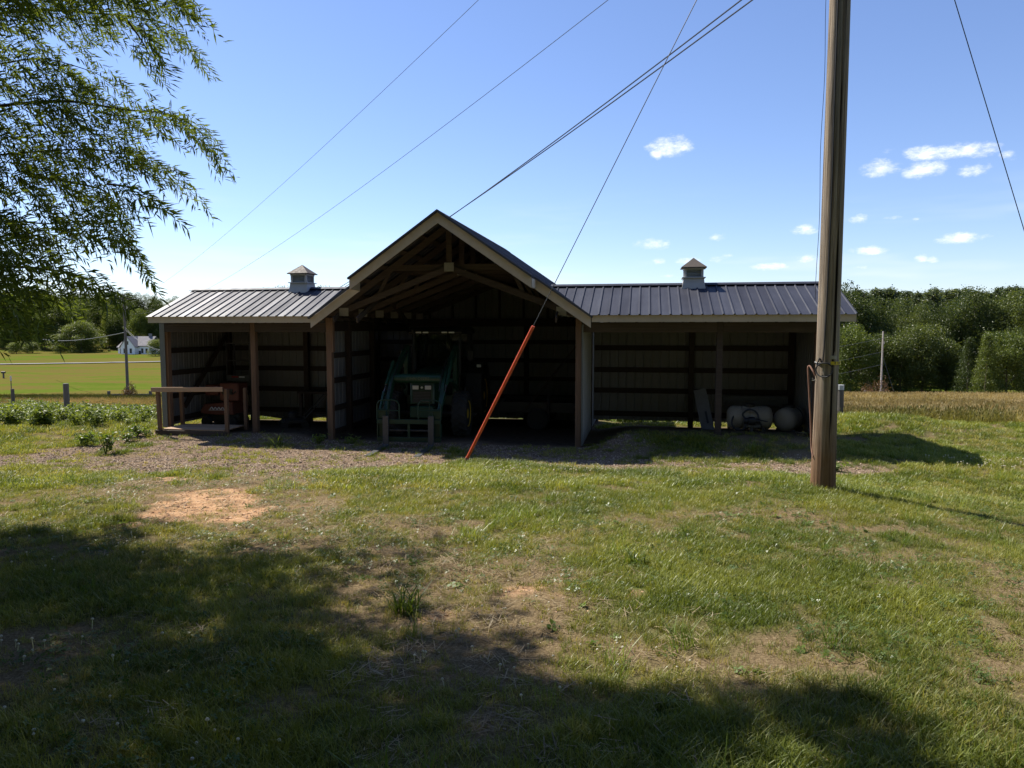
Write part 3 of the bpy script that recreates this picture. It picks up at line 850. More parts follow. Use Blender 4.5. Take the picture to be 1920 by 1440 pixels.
obj('axle', M().lathe([(-0.8, .07), (-0.3, .07), (-0.28, .13), (0.28, .13), (0.3, .07), (0.8, .07)], 14, (0, 1.95, .6)), 'black', tr)
obj('rear_axle', M().lathe([(-0.8, .13), (-0.4, .13), (-0.38, .24), (0.38, .24), (0.4, .13), (0.8, .13)], 16, (0, 4.25, .86)), 'black', tr)
obj('chassis', M().box(-.2, .2, 1.45, 3.6, .55, .95).box(-.30, .30, 3.2, 4.6, .55, 1.15), 'black', tr, bevel=.02)
# hood with tapering nose
m = M(); secs = [(1.28, .27, .92, 1.50), (1.32, .31, .90, 1.60), (1.5, .33, .90, 1.67), (2.1, .35, .92, 1.73), (2.95, .38, .95, 1.78)]
vs = []; fs = []
for (y, w, z0, z1) in secs:
    vs += [(-w, y, z0), (w, y, z0), (w, y, z1 - .10), (w*.86, y, z1 - .02), (w*.5, y, z1), (-w*.5, y, z1), (-w*.86, y, z1 - .02), (-w, y, z1 - .10)]
for i in range(len(secs) - 1):
    for k in range(8): fs.append((i*8+k, i*8+(k+1) % 8, (i+1)*8+(k+1) % 8, (i+1)*8+k))
fs += [tuple(range(7, -1, -1)), tuple(range(len(vs)-8, len(vs)))]
obj('hood', m.add(vs, fs), 'green', tr, smooth=True)
gr = obj('grille', M().box(-.23, .23, 1.262, 1.279, .95, 1.23), 'black', tr)
for i in range(7): obj('slat', M().box(-.22, .22, 1.252, 1.262, .965 + i*.038, .978 + i*.038), 'darksteel', gr)
for sx in (-1, 1):
    h = obj('headlight', M().box(sx*.16 - .085, sx*.16 + .085, 1.255, 1.282, 1.27, 1.38), 'lens', tr, bevel=.012)
    obj('bezel', M().box(sx*.16 - .10, sx*.16 + .10, 1.262, 1.281, 1.255, 1.395), 'black', tr, bevel=.01)
obj('hood_badge', M().lathe([(1.25, .028), (1.281, .03)], 12, (0, 0, 1.325), 'Y'), 'lens', tr)
obj('front_weight', M().box(-.30, .30, 1.18, 1.5, .55, .86), 'green', tr, bevel=.03)
# cab
cab = bpy.data.objects.new('cab', None); col.objects.link(cab); cab.parent = tr
def pillar(p, q, w=.07): obj('pillar', M().beam(p, q, w, w), 'black', cab)
for sx in (-1, 1):
    pillar((sx*.66, 2.88, 1.55), (sx*.64, 3.02, 2.66)); pillar((sx*.74, 3.95, 1.30), (sx*.70, 3.95, 2.66)); pillar((sx*.72, 4.62, 1.5), (sx*.66, 4.50, 2.66))
    obj('side_glass', M().add([(sx*.69, 2.95, 1.55), (sx*.745, 3.90, 1.30), (sx*.705, 3.92, 2.62), (sx*.65, 3.05, 2.62)], [(0, 1, 2, 3)]), 'glass', cab)
    obj('quarter_glass', M().add([(sx*.745, 4.0, 1.5), (sx*.73, 4.58, 1.55), (sx*.67, 4.48, 2.62), (sx*.705, 4.0, 2.62)], [(0, 1, 2, 3)]), 'glass', cab)
    obj('fender', M().prism([(3.45, 1.05), (3.55, 1.55), (3.9, 1.82), (4.5, 1.85), (4.95, 1.62), (5.1, 1.2), (5.0, 1.2), (4.85, 1.55), (4.45, 1.77), (3.95, 1.75), (3.63, 1.5), (3.55, 1.05)], sx*.70, sx*1.14, lambda p, t: (t, p[0], p[1])), 'black', cab)
    obj('side_lamp', M().box(sx*1.06 - .06, sx*1.06 + .06, 3.60, 3.66, 1.72, 1.80), 'lens', cab)
    mr = obj('mirror_arm', M().tube([(sx*.68, 2.98, 2.3), (sx*.92, 2.9, 2.36), (sx*.95, 2.9, 2.2)], .012, 6), 'black', cab)
    obj('mirror', M().box(sx*.95 - .09, sx*.95 + .09, 2.87, 2.90, 1.95, 2.22), 'black', mr, bevel=.015)
obj('windshield', M().add([(-.66, 2.885, 1.60), (.66, 2.885, 1.60), (.64, 3.015, 2.63), (-.64, 3.015, 2.63)], [(0, 1, 2, 3)]), 'glass', cab)
obj('rear_window', M().add([(-.7, 4.62, 1.5), (.7, 4.62, 1.5), (.65, 4.51, 2.63), (-.65, 4.51, 2.63)], [(0, 1, 2, 3)]), 'glass', cab)
obj('cowl', M().box(-.67, .67, 2.86, 2.95, 1.05, 1.58), 'black', cab)
obj('cab_floor', M().box(-.70, .70, 2.95, 4.6, 1.05, 1.18), 'black', cab)
obj('rear_panel', M().box(-.71, .71, 4.55, 4.63, 1.0, 1.5), 'black', cab)
rf = obj('cab_roof', M().prism([(2.78, 2.66), (2.76, 2.74), (2.95, 2.84), (4.3, 2.86), (4.72, 2.78), (4.74, 2.66)], -.76, .76, lambda p, t: (t, p[0], p[1])), 'black', cab, bevel=.03)
for sx in (-1, 1):
    for k in (0, 1):
        x = sx*(.26 + k*.20)
        obj('work_lamp', M().box(x - .08, x + .08, 2.742, 2.765, 2.685, 2.725), 'lens', rf, bevel=.008)
obj('wiper', M().beam((.15, 2.94, 2.45), (.58, 2.93, 1.98), .014, .014), 'black', cab)
seat = obj('seat', M().box(-.24, .24, 3.75, 4.2, 1.45, 1.58).box(-.23, .23, 4.12, 4.26, 1.58, 2.12).box(-.12, .12, 3.9, 4.1, 1.18, 1.45), 'black', cab, bevel=.04)
sw = obj('steering_column', M().tube([(0, 3.1, 1.2), (0, 3.3, 1.72)], .05, 8), 'black', cab)
m = M(); m.tube([(math.cos(a)*.19, 3.32 + math.sin(a)*.09, 1.76 + math.sin(a)*.15) for a in [2*math.pi*k/20 for k in range(21)]], .016, 6)
obj('steering_wheel', m, 'black', sw)
ex = obj('exhaust_stack', M().tube([(-.58, 2.72, 1.5), (-.58, 2.72, 2.15)], .075, 14).tube([(-.58, 2.72, 2.14), (-.58, 2.72, 2.62), (-.60, 2.66, 2.78)], .036, 10), 'black', tr)
obj('intake', M().tube([(.50, 2.6, 1.72), (.50, 2.6, 2.05)], .05, 10), 'black', tr)
st = obj('cab_steps', M().box(.78, 1.06, 3.02, 3.30, .42, .46).box(.78, 1.06, 3.02, 3.30, .74, .78).box(.76, .80, 3.0, 3.32, .4, 1.2), 'darksteel', tr)
# loader
ld = bpy.data.objects.new('loader', None); col.objects.link(ld); ld.parent = tr
for sx in (-1, 1):
    x = sx*.66
    side = [(2.32, 2.20), (2.42, 2.30), (2.28, 2.36), (2.05, 2.28), (1.05, 1.72), (.78, 1.50), (.26, .82), (.16, .52), (.28, .50), (.40, .76), (.92, 1.36), (1.15, 1.52)]
    obj('loader_arm', M().prism(side, x - .045, x + .045, lambda p, t: (t, p[0], p[1])), 'green', ld, bevel=.008)
    obj('loader_mast', M().prism([(2.12, 1.05), (2.5, 1.05), (2.46, 2.30), (2.30, 2.38), (2.2, 2.25)], x - .056, x + .056, lambda p, t: (t, p[0], p[1])), 'green', ld, bevel=.01)
    obj('mast_bracket', M().box(min(sx*.2, sx*.62), max(sx*.2, sx*.62), 2.1, 2.45, .8, 1.06), 'green', ld, bevel=.01)
    obj('lift_cylinder', M().tube([(sx*.70, 2.3, 1.2), (sx*.70, 1.5, 1.5)], .05, 10), 'green', ld)
    c = obj('tilt_cylinder', M().tube([(sx*.755, 1.35, 1.98), (sx*.755, .72, 1.43)], .042, 10), 'green', ld)
    obj('piston_rod', M().tube([(sx*.755, .72, 1.43), (sx*.755, .50, 1.24)], .026, 10), 'chrome', c)
    obj('tilt_link', M().beam((sx*.755, .50, 1.26), (sx*.735, .12, .86), .04, .10), 'green', ld)
    obj('hydraulic_hose', M().tube([(sx*.60, 2.2, 2.2), (sx*.60, 1.4, 1.98), (sx*.60, .8, 1.62), (sx*.62, .5, 1.3), (sx*.70, .55, 1.36)], .014, 6), 'black', ld)
beam = obj('cross_beam', M().lathe([(-.605, .118), (.605, .118)], 20, (0, .98, 1.57)), 'green', ld, smooth=True)
lm = text_mesh('lettering', 'JOHN DEERE', 0.105); lm.materials.append(plain('faded_lettering', (.10, .115, .06), .6))
lt = bpy.data.objects.new('lettering', lm); col.objects.link(lt); lt.parent = beam; lt.location = (0, .858, 1.575); lt.rotation_euler = (R(90), 0, 0)
# pallet fork carriage and tines
fk = bpy.data.objects.new('fork_carriage', None); col.objects.link(fk); fk.parent = tr
for z in (.62, .20): obj('carriage_bar', M().box(-.77, .77, -.03, .03, z - .055, z + .055), 'green_dark', fk, bevel=.006)
for sx in (-1, 1):
    obj('carriage_plate', M().box(sx*.665 - .10, sx*.665 + .10, .032, .055, .16, .92), 'green_dark', fk, bevel=.006)
    obj('end_plate', M().box(sx*.755 - .012, sx*.755 + .012, -.028, .14, .26, .56), 'green_dark', fk)
    c = sx*.50
    pts = [(c - .27, .01, .675), (c - .27, .01, 1.02), (c - .22, .01, 1.10), (c - .15, .01, 1.13), (c + .15, .01, 1.13), (c + .22, .01, 1.10), (c + .27, .01, 1.02), (c + .27, .01, .675)]
    hp = obj('guard_hoop', M().tube(pts, .017, 8), 'green_dark', fk)
    obj('hoop_bar', M().tube([(c - .27, .01, .88), (c + .27, .01, .88)], .016, 8).tube([(c, .01, .675), (c, .01, 1.13)], .012, 8), 'green_dark', hp)
    t = sx*.545
    side = [(-.035, .76), (-.075, .76), (-.085, .10), (-.10, .075), (-1.42, .058), (-1.42, .045), (-.06, .028), (-.035, .06)]
    obj('fork_tine', M().prism(side, t - .068, t + .068, lambda p, q: (q, p[0], p[1])), 'steel', fk, bevel=.004)
obj('center_strut', M().box(-.03, .03, -.02, .02, .257, .563), 'green_dark', fk)
obj('shaft', M().tube([(-.7, .09, .40), (.7, .09, .40)], .025, 8), 'darksteel', fk)

# ------------------------------------------------------------------ trailer behind the tractor, dark in the bay
tl = thing('utility_trailer', B(4.65, 3.6, -0.05), -BARN_A, 'low flat utility trailer in the shadow right of the tractor', 'trailer')
dk = obj('deck', M().box(-1.05, 1.25, -0.8, 0.95, .55, .62), 'black', tl, bevel=.006)
obj('deck_board', M().box(-1.0, 1.2, -0.75, 0.9, .621, .655), 'wood_dark', dk)
obj('side_rail', M().box(-1.05, 1.25, -.84, -.80, .50, .78), 'black', tl)
obj('side_rail', M().box(-1.05, 1.25, .95, .99, .50, .78), 'black', tl)
obj('tongue', M().beam((-1.0, 0, .5), (-1.9, 0, .46), .09, .10), 'black', tl)
obj('jack', M().tube([(.55, -.92, .25), (.55, -.92, 1.02)], .04, 10).tube([(.55, -.92, 1.0), (.72, -.92, 1.02)], .014, 6), 'black', tl)
for sy in (-1, 1):
    w_ = obj('wheel', M().lathe([(-.09, .2), (-.1, .27), (-.06, .31), (.06, .31), (.1, .27), (.09, .2), (.02, .06)], 20, (.25, sy*.93, .31), 'Y'), 'rubber', tl)
    obj('rim', M().lathe([(-.07, .19), (.0, .15), (.07, .19)], 16, (.25, sy*.93, .31), 'Y'), 'darksteel', w_)

# ------------------------------------------------------------------ white tanks, plank and board in the long wing
def tank(loc, rz, L, r, label, mounts=True):
    t = thing('spray_tank', loc, rz, label, 'tank')
    h = L/2
    prof = [(-h, r*.30), (-h + .01, r*.55), (-h + .045, r*.84), (-h + .10, r*.97), (-h + .16, r)]
    for k in range(1, 4):
        x = -h + .16 + (L - .32)*k/4
        prof += [(x - .03, r), (x - .018, r*.965), (x + .018, r*.965), (x + .03, r)]
    prof += [(h - .16, r), (h - .10, r*.97), (h - .045, r*.84), (h - .01, r*.55), (h, r*.30)]
    b = obj('tank_body', M().lathe(prof, 32, (0, 0, r + .06)), 'tank', t, smooth=True)
    obj('lid', M().lathe([(2*r + .045, .13), (2*r + .10, .13), (2*r + .115, .10)], 18, (0, 0, 0), 'Z'), 'black', b)
    for x in (-L*.28, L*.28): obj('cradle', M().box(x - .04, x + .04, -r*.8, r*.8, 0.0, r*.42), 'darksteel', t)
    return t
u_, z_ = bp(1405, 785, 1.15)
t1 = tank(BG(u_, 1.15, -0.02), -BARN_A, 1.06, .285, 'cream spray tank with black hose and pump in the long wing')
hose = [(-.38, -.22, .45), (-.45, -.36, .25), (-.36, -.42, .10), (-.18, -.44, .12), (-.12, -.40, .30), (-.20, -.34, .46), (-.05, -.30, .57), (.12, -.32, .50), (.18, -.40, .28), (.30, -.42, .08)]
def smooth_path(p, n=6):
    p = [Vector(q) for q in p]; out = []
    for i in range(len(p) - 1):
        a, b, c, d = p[max(i-1, 0)], p[i], p[i+1], p[min(i+2, len(p)-1)]
        for k in range(n):
            t = k/n; out.append(0.5*((2*b) + (c-a)*t + (2*a-5*b+4*c-d)*t*t + (3*b-a-3*c+d)*t**3))
    return out + [p[-1]]
obj('hose', M().tube(smooth_path(hose), .022, 8), 'black', t1)
pm = obj('pump', M().lathe([(-.16, .07), (-.06, .075), (-.05, .10), (.08, .10), (.09, .06), (.2, .05)], 18, (-.02, -.40, .31)), 'black', t1)
obj('pump_bracket', M().box(-.16, .2, -.42, -.26, .16, .22).box(-.02, .03, -.40, -.24, .05, .18), 'darksteel', t1)
obj('valve_lever', M().tube([(.16, -.40, .33), (.36, -.43, .30)], .014, 6), 'black', pm)
u_, z_ = bp(1478, 785, 1.35)
t2 = tank(BG(u_ + .05, 1.45, -0.02), R(62) - BARN_A, 0.95, .285, 'plain cream tank with its end facing out beside the pole')
obj('strap', M().tube([(.1, math.cos(a)*.292, .345 + math.sin(a)*.292) for a in [2*math.pi*k/24 for k in range(25)]], .012, 6), 'black', t2)
u_, z_ = bp(1324, 770, 1.5)
pk = thing('leaning_plank', BG(u_ - .05, 1.55, -0.03), -BARN_A, 'short wide grey plank leaning against a post in the long wing', 'plank')
obj('plank', M().beam((.10, -.25, 0.0), (-.10, .20, 1.02), .31, .045, up=(0, 1, .3)), 'greyboard', pk, bevel=.006)
obj('dark_stripe', M().beam((.085, -.245, .22), (.03, -.122, .50), .05, .012, up=(0, 1, .3)), 'black', pk)
u0, z0 = bp(1356, 750, 2.7); u1, z1 = bp(1478, 750, 2.7)
bd = thing('stored_boards', B((u0 + u1)/2, 2.74, 0.0), -BARN_A, 'long grey boards stored on edge along the back wall above the tanks', 'boards')
w_ = (u1 - u0)/2
obj('board', M().box(-w_, w_, -.03, .02, z1 - .12, z0 + .12), 'greyboard', bd, bevel=.006)
obj('board', M().box(-w_ + .1, w_ - .15, -.09, -.04, z1 - .16, z1 - .02), 'greyboard', bd, bevel=.006)
for x in (-w_*.8, w_*.75): obj('bracket', M().box(x - .03, x + .03, -.11, .13, .02, z1 - .165), 'darksteel', bd)

# ------------------------------------------------------------------ short wing: stand, machine, rack, bench
ws_ = thing('wooden_stand', B(-3.52, -0.15, 0.0), -BARN_A + R(1.5), 'open wooden stand with top rail at the front of the short wing', 'stand')
ws_.location.z = 0.03
X0, X1, Y0, Y1 = -.97, .93, -.42, .46
for (x, y, z1) in ((X0 + .05, Y0, 1.17), (X1, Y0 + .02, 1.24), (X0 + .10, Y1, 1.16), (X1 + .03, Y1, 1.20)):
    obj('leg', M().beam((x, y, 0.02), (x + (.0 if x > 0 else -.03), y, z1), .085, .085, up=(0, 1, 0)), 'wood_z', ws_, bevel=.004)
obj('top_rail', M().beam((X0 - .12, Y0 - .066, 1.20), (X1 - .045, Y0 - .066, 1.235), .04, .12), 'palewood', ws_, bevel=.004)
obj('skid', M().box(X0 - .04, X1 + .02, Y0 - .085, Y0 - .045, .02, .16), 'wood_x', ws_, bevel=.004)
obj('skid', M().box(X0 - .04, X1 + .02, Y1 + .045, Y1 + .085, .02, .16), 'wood_x', ws_, bevel=.004)
for i in range(7):
    y = Y0 + .0 + i*.142
    obj('deck_plank', M().box(X0 + .10 + random.uniform(0, .05), X1 - .06, y - .02, y + .112, .165, .195), 'palewood', ws_, bevel=.003)
om = thing('orange_machine', BG(-3.85, 1.45, -0.02), -BARN_A, 'faded orange machine with black openings behind the wooden stand', 'machine')
obj('lower_cover', M().prism([(-.62, .42), (-.50, .62), (.36, .70), (.40, .34), (-.10, .33), (-.6, .36)], -.30, .28, lambda p, t: (p[0], t, p[1])), 'orange', om, bevel=.02)
pn = obj('control_housing', M().box(-.02, .56, -.28, .22, .72, 1.22), 'orange', om, bevel=.03)
obj('round_opening', M().lathe([(-.31, .075), (-.281, .09)], 18, (.14, 0, .98), 'Y'), 'black', pn)
obj('square_opening', M().box(.30, .39, -.30, -.281, .90, 1.06), 'black', pn)
obj('lever', M().tube([(.33, -.3, .98), (.44, -.36, .92), (.52, -.33, 1.0)], .014, 6), 'black', pn)
obj('air_box', M().box(-.52, -.12, -.20, .2, .86, 1.16), 'orange', om, bevel=.03)
obj('box_cover', M().box(-.50, -.32, -.225, -.202, .93, 1.10), 'orange', om, bevel=.01)
lg = M(); pts = [(-.30 + i*.055, -.318, .51 + (.035 if i % 2 else -.03)) for i in range(9)]
obj('white_marking', M().tube(smooth_path(pts, 4), .012, 6).tube([(-.34, -.316, .462), (.2, -.316, .47)], .007, 6), 'paper', om)
obj('engine_block', M().box(-.35, .2, -.15, .3, .70, .90).box(-.62, .5, -.18, .3, .12, .36), 'black', om, bevel=.03)
for (x, y) in ((-.45, -.25), (.35, -.25), (-.45, .3), (.35, .3)):
    obj('wheel', M().lathe([(-.05, .09), (-.06, .14), (.06, .14), (.05, .09)], 18, (x, y, .14), 'Y'), 'rubber', om)
rk = thing('metal_rack', BG(-3.78, 2.30, -0.02), -BARN_A, 'dark metal shelf rack with red and white label strip by the middle post', 'shelf')
for x in (-.42, .32):
    for y in (-.2, .2): obj('upright', M().box(x - .02, x + .02, y - .02, y + .02, 0, 2.36), 'darksteel', rk)
for z in (.35, .85, 1.30, 1.82, 2.33): obj('shelf_board', M().box(-.40, .30, -.2, .2, z, z + .03), 'darksteel', rk)
fr_ = obj('label_strip', M().box(-.41, .31, -.235, -.222, 1.24, 1.42), 'greyboard', rk)
obj('red_label', M().box(-.25, -.04, -.239, -.236, 1.35, 1.39), 'redtag', fr_); obj('white_label', M().box(-.02, .16, -.239, -.236, 1.345, 1.39), 'paper', fr_)
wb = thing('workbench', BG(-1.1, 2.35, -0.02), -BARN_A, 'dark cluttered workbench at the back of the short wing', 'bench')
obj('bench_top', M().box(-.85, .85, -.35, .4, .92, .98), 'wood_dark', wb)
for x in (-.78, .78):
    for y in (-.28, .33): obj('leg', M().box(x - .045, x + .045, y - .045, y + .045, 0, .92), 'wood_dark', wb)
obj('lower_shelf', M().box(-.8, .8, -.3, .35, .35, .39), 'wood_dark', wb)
vise = thing('bench_vise', BG(-1.1, 2.35, .96) + BU*.48 - BV*.13, -BARN_A, 'small dark bench vise on the workbench', 'vise')
obj('vise_body', M().box(-.07, .07, -.10, .12, 0, .10).box(-.09, .09, -.04, .0, .10, .18).box(-.09, .09, -.16, -.12, .05, .18).tube([(0, -.28, .1), (0, .1, .1)], .02, 8), 'darksteel', vise, bevel=.01)
bk = thing('plastic_drum', BG(-.55, 1.55, -0.02), -BARN_A, 'dark upright drum standing beside the main post', 'drum')
obj('drum_body', M().lathe([(0, .26), (.02, .285), (.28, .285), (.30, .295), (.32, .285), (.56, .285), (.58, .295), (.60, .285), (.84, .28), (.88, .26)], 26, (0, 0, 0), 'Z'), plain('dark_green_plastic', (.03, .04, .04), .5), bk, smooth=True)
ml_ = thing('push_mower', BG(-1.75, 1.35, -0.02), R(25), 'low dark mower parked behind the middle post', 'mower')
obj('mower_deck', M().box(-.3, .3, -.26, .26, .10, .26), 'black', ml_, bevel=.04)
obj('mower_engine', M().lathe([(.26, .13), (.40, .14), (.46, .09)], 16, (0, 0, 0), 'Z'), 'black', ml_)
for (x, y) in ((-.27, -.28), (.27, -.28), (-.27, .28), (.27, .28)): obj('wheel', M().lathe([(-.03, .1), (.03, .1)], 16, (x, y, .1), 'Y'), 'rubber', ml_)
obj('mower_handle', M().tube([(.28, -.2, .25), (.95, -.2, .95), (.95, .2, .95), (.28, .2, .25)], .014, 6), 'darksteel', ml_)

# ------------------------------------------------------------------ utility pole, guys and lines
PX, PY = 4.27, 9.62
PZ0 = tz(PX, PY)
def pole_mat():
    def fn(N):
        t = N.n('ShaderNodeTexCoord').outputs['Object']
        v = N.vmath('MULTIPLY', t, (30.0, 30.0, 0.9)); n1 = N.noise(v, 1.0, 6, 0.65, 0.15)
        n0 = N.noise(N.vmath('MULTIPLY', t, (9.0, 9.0, 0.35)), 1.0, 4, 0.6)
        n2 = N.noise(t, 3.0, 4, 0.6)
        c = N.ramp(n1, [(0.28, (0.075, 0.060, 0.046)), (0.45, (0.23, 0.18, 0.13)), (0.62, (0.42, 0.34, 0.25)), (0.8, (0.60, 0.51, 0.40))])
        c = N.mix(N.mapr(n0, 0.42, 0.6, 0, 0.55), c, rgb(0.22, 0.20, 0.17))
        z = N.n('ShaderNodeSeparateXYZ', i_0=t).outputs[2]
        low = N.mapr(N.math('ADD', z, N.math('MULTIPLY_ADD', n2, 1.2, -0.6)), 0.2, 1.5, 0.8, 0.0)
        br = N.ramp(n1, [(0.3, (0.07, 0.032, 0.016)), (0.7, (0.27, 0.13, 0.055))])
        c = N.mix(low, c, br)
        crack = N.mapr(N.noise(N.vmath('MULTIPLY', t, (22.0, 22.0, 0.28)), 1.0, 3, 0.5), 0.63, 0.68)
        c = N.mix(crack, c, rgb(0.018, 0.014, 0.011))
        h = N.math('SUBTRACT', n1, N.math('MULTIPLY', crack, 0.9))
        return principled(N, c, 0.92, 0, 0.15, bump=h, bstr=0.9, bdist=0.012)
    return bsdf_mat('creosoted_pole_wood', fn)
up = thing('utility_pole', (PX, PY, PZ0), 0, 'tall weathered wooden utility pole on the lawn in front of the barn', 'pole')
m = M(); n = 40; zs = np.linspace(-0.6, 12.6, 90); vs = []; fs = []
def pole_r(z): return 0.149 - 0.0032*z + 0.016*math.exp(-max(z, 0)*1.3)
for i, z in enumerate(zs):
    for k in range(n):
        a = 2*math.pi*k/n
        d = 0.004*math.sin(3*a + z*.4) + 0.004*(float(vnoise(k*.9, z*.5, 3)) - .5)
        g = math.cos(a - 4.78 - 0.03*math.sin(z*.7))    # long open drying crack on the side facing the lawn
        if g > 0.988 and z > 1.9: d -= 0.022
        r = pole_r(z) + d
        vs.append((math.cos(a)*r, math.sin(a)*r, z))
for i in range(len(zs) - 1):
    for k in range(n): fs.append((i*n+k, i*n+(k+1) % n, (i+1)*n+(k+1) % n, (i+1)*n+k))
fs += [tuple(range((len(zs)-1)*n, len(zs)*n))]
obj('pole_shaft', m.add(vs, fs), pole_mat(), up, smooth=True)
def pole_pt(a, z, off=0.0):
    r = pole_r(z) + off; return (math.cos(a)*r, math.sin(a)*r, z)
def pole_z(py): 
    r = ray(1543, py); t = (PY - .15)/r.y; return CAM_Z + r.z*t - PZ0
A_F = math.atan2(-PY, -PX)                      # angle on the shaft that faces the camera
zt = pole_z(681)
obj('band', M().tube([pole_pt(a, zt + .012*math.sin(a), .006) for a in [2*math.pi*k/28 for k in range(29)]], .012, 6), 'galv', up)
def plate(name, a0, a1, z0, z1, mat, parent=up, off=.008):
    m = M(); nn = 5; vs = []
    for o_ in (off, off + .003):
        for z in (z0, z1):
            for k in range(nn): vs.append(pole_pt(a0 + (a1 - a0)*k/(nn-1), z, o_))
    fs = []
    for k in range(nn - 1):
        fs += [(k, k+1, nn+k+1, nn+k), (2*nn+k+1, 2*nn+k, 3*nn+k, 3*nn+k+1), (k, 2*nn+k, 2*nn+k+1, k+1), (nn+k, nn+k+1, 3*nn+k+1, 3*nn+k)]
    return obj(name, m.add(vs, fs), mat, parent)
def ang(px):                                    # angle on the shaft seen at photo column px near the tag
    s_ = max(-1, min(1, (px - 1547)/20.8)); return A_F + math.asin(s_)
plate('number_plate', ang(1551), ang(1562), zt + .055, zt + .10, 'galv')
yt = plate('yellow_tag', ang(1552), ang(1568), zt - .022, zt + .022, 'yellowtag', off=.016)
tmx = text_mesh('tag_number', '8  331', 0.045, .001); tmx.materials.append(MAT['black'])
aa = (ang(1552) + ang(1568))/2
for vtx in tmx.vertices:                        # wrap the figures round the shaft
    x, y, z = vtx.co; vtx.co = pole_pt(aa + x/(pole_r(zt) + .02), zt + y, .0195 + z)
to = bpy.data.objects.new('tag_number', tmx); col.objects.link(to); to.parent = yt
# cable running down the shaft, loop and conduit
cb = [pole_pt(A_F - .12, 12.0, .02), pole_pt(A_F - .16, 6.0, .015), pole_pt(A_F - .12, 4.0, .015), pole_pt(ang(1541), pole_z(655), .015), pole_pt(ang(1535), pole_z(672), .02), pole_pt(ang(1532), pole_z(683), .03)]
lc = [pole_pt(ang(1543 + 12*math.cos(t)), zt - .092 + .095*math.sin(t), .035) for t in [2.6 + 2*math.pi*k/22 for k in range(23)]]
obj('cable', M().tube(smooth_path(cb, 5) + lc, .010, 6), 'cable', up)
wr = [pole_pt(A_F - math.pi*.47, z, .02 + .018*math.sin(z*1.7)**2) for z in np.linspace(2.6, 11.5, 40)]
obj('ground_wire', M().tube(wr, .0035, 5), 'cable', up)
e_ = A_F - math.pi*.5
cd_ = [pole_pt(e_ + .35, pole_z(706), .01), pole_pt(e_ + .2, pole_z(697), .035), pole_pt(e_ - .05, pole_z(688), .075), pole_pt(e_ - .05, pole_z(692), .095), pole_pt(e_ - .05, pole_z(710), .085), pole_pt(e_, pole_z(760), .055), pole_pt(e_, pole_z(800), .03), pole_pt(e_ + .1, pole_z(840), .012), pole_pt(e_ + .55, pole_z(860), .008)]
obj('conduit', M().tube(smooth_path(cd_, 5), .011, 7), 'rust', up)
obj('staple', M().tube([pole_pt(e_ + .25, pole_z(714), .0), pole_pt(e_, pole_z(716), .045), pole_pt(e_ + .1, pole_z(711), .03)], .006, 5), 'galv', up)

def straight(p, q, n=2): 
    p, q = Vector(p), Vector(q); return [p + (q-p)*i/(n-1) for i in range(n)]
# guy with its orange guard
ga = on_ground(870, 871); ga = Vector((ga.x, ga.y, tz(ga.x, ga.y)))
gt = Vector((PX - .10, PY + .08, 10.57))
gw = thing('guy_wire', ga, 0, 'steel guy wire with orange guard running from the grass up to the pole', 'guy wire')
d_ = (gt - ga)
obj('strand', M().tube(straight((0, 0, 0), d_, 12), .0065, 6), 'wire', gw)
L_ = 0.0
rr = ray(1012, 612)
# share of the guy hidden by the guard: up to where it is seen at (1012, 612)
best = min(range(400), key=lambda k: abs((ga + d_*(k/1000)).z - (CAM_Z + rr.z*((ga + d_*(k/1000)).y/rr.y))))
f_ = best/1000
obj('guy_guard', M().tube([d_*0.012, d_*f_], .030, 12), 'guard', gw)
obj('anchor_rod', M().tube([d_*-0.02, d_*0.014], .014, 8).lathe([(-.02, .04), (.03, .035)], 10, d_*0.012, 'Z'), 'rust', gw)
# second guy on the other side
tz2 = None
for k in range(600):
    z = 8 + k*.012; Pv = Vector((PX + .1, PY, z)); dd = Pv - Vector((0, 0, CAM_Z))
    Fv = Vector((0, math.cos(PITCH), -math.sin(PITCH))); Uv = Vector((0, math.sin(PITCH), math.cos(PITCH)))
    px = 960 + FPX*dd.x/dd.dot(Fv); py = 720 - FPX*dd.dot(Uv)/dd.dot(Fv)
    if px >= 1790 + (py - 0)*(130/430): tz2 = z; break
g2t = Vector((PX + .10, PY, tz2 or 12.2)); r2_ = on_ground(2066, 915)
g2 = thing('guy_strand', (r2_.x, r2_.y, tz(r2_.x, r2_.y)), 0, 'thin dark guy strand crossing the sky right of the pole', 'guy wire')
obj('strand', M().tube(straight((0, 0, 0), g2t - g2.location, 12), .007, 6), 'wire', g2)
obj('anchor_rod', M().tube([(0, 0, -.3), (0, 0, .05)], .015, 8), 'rust', g2)

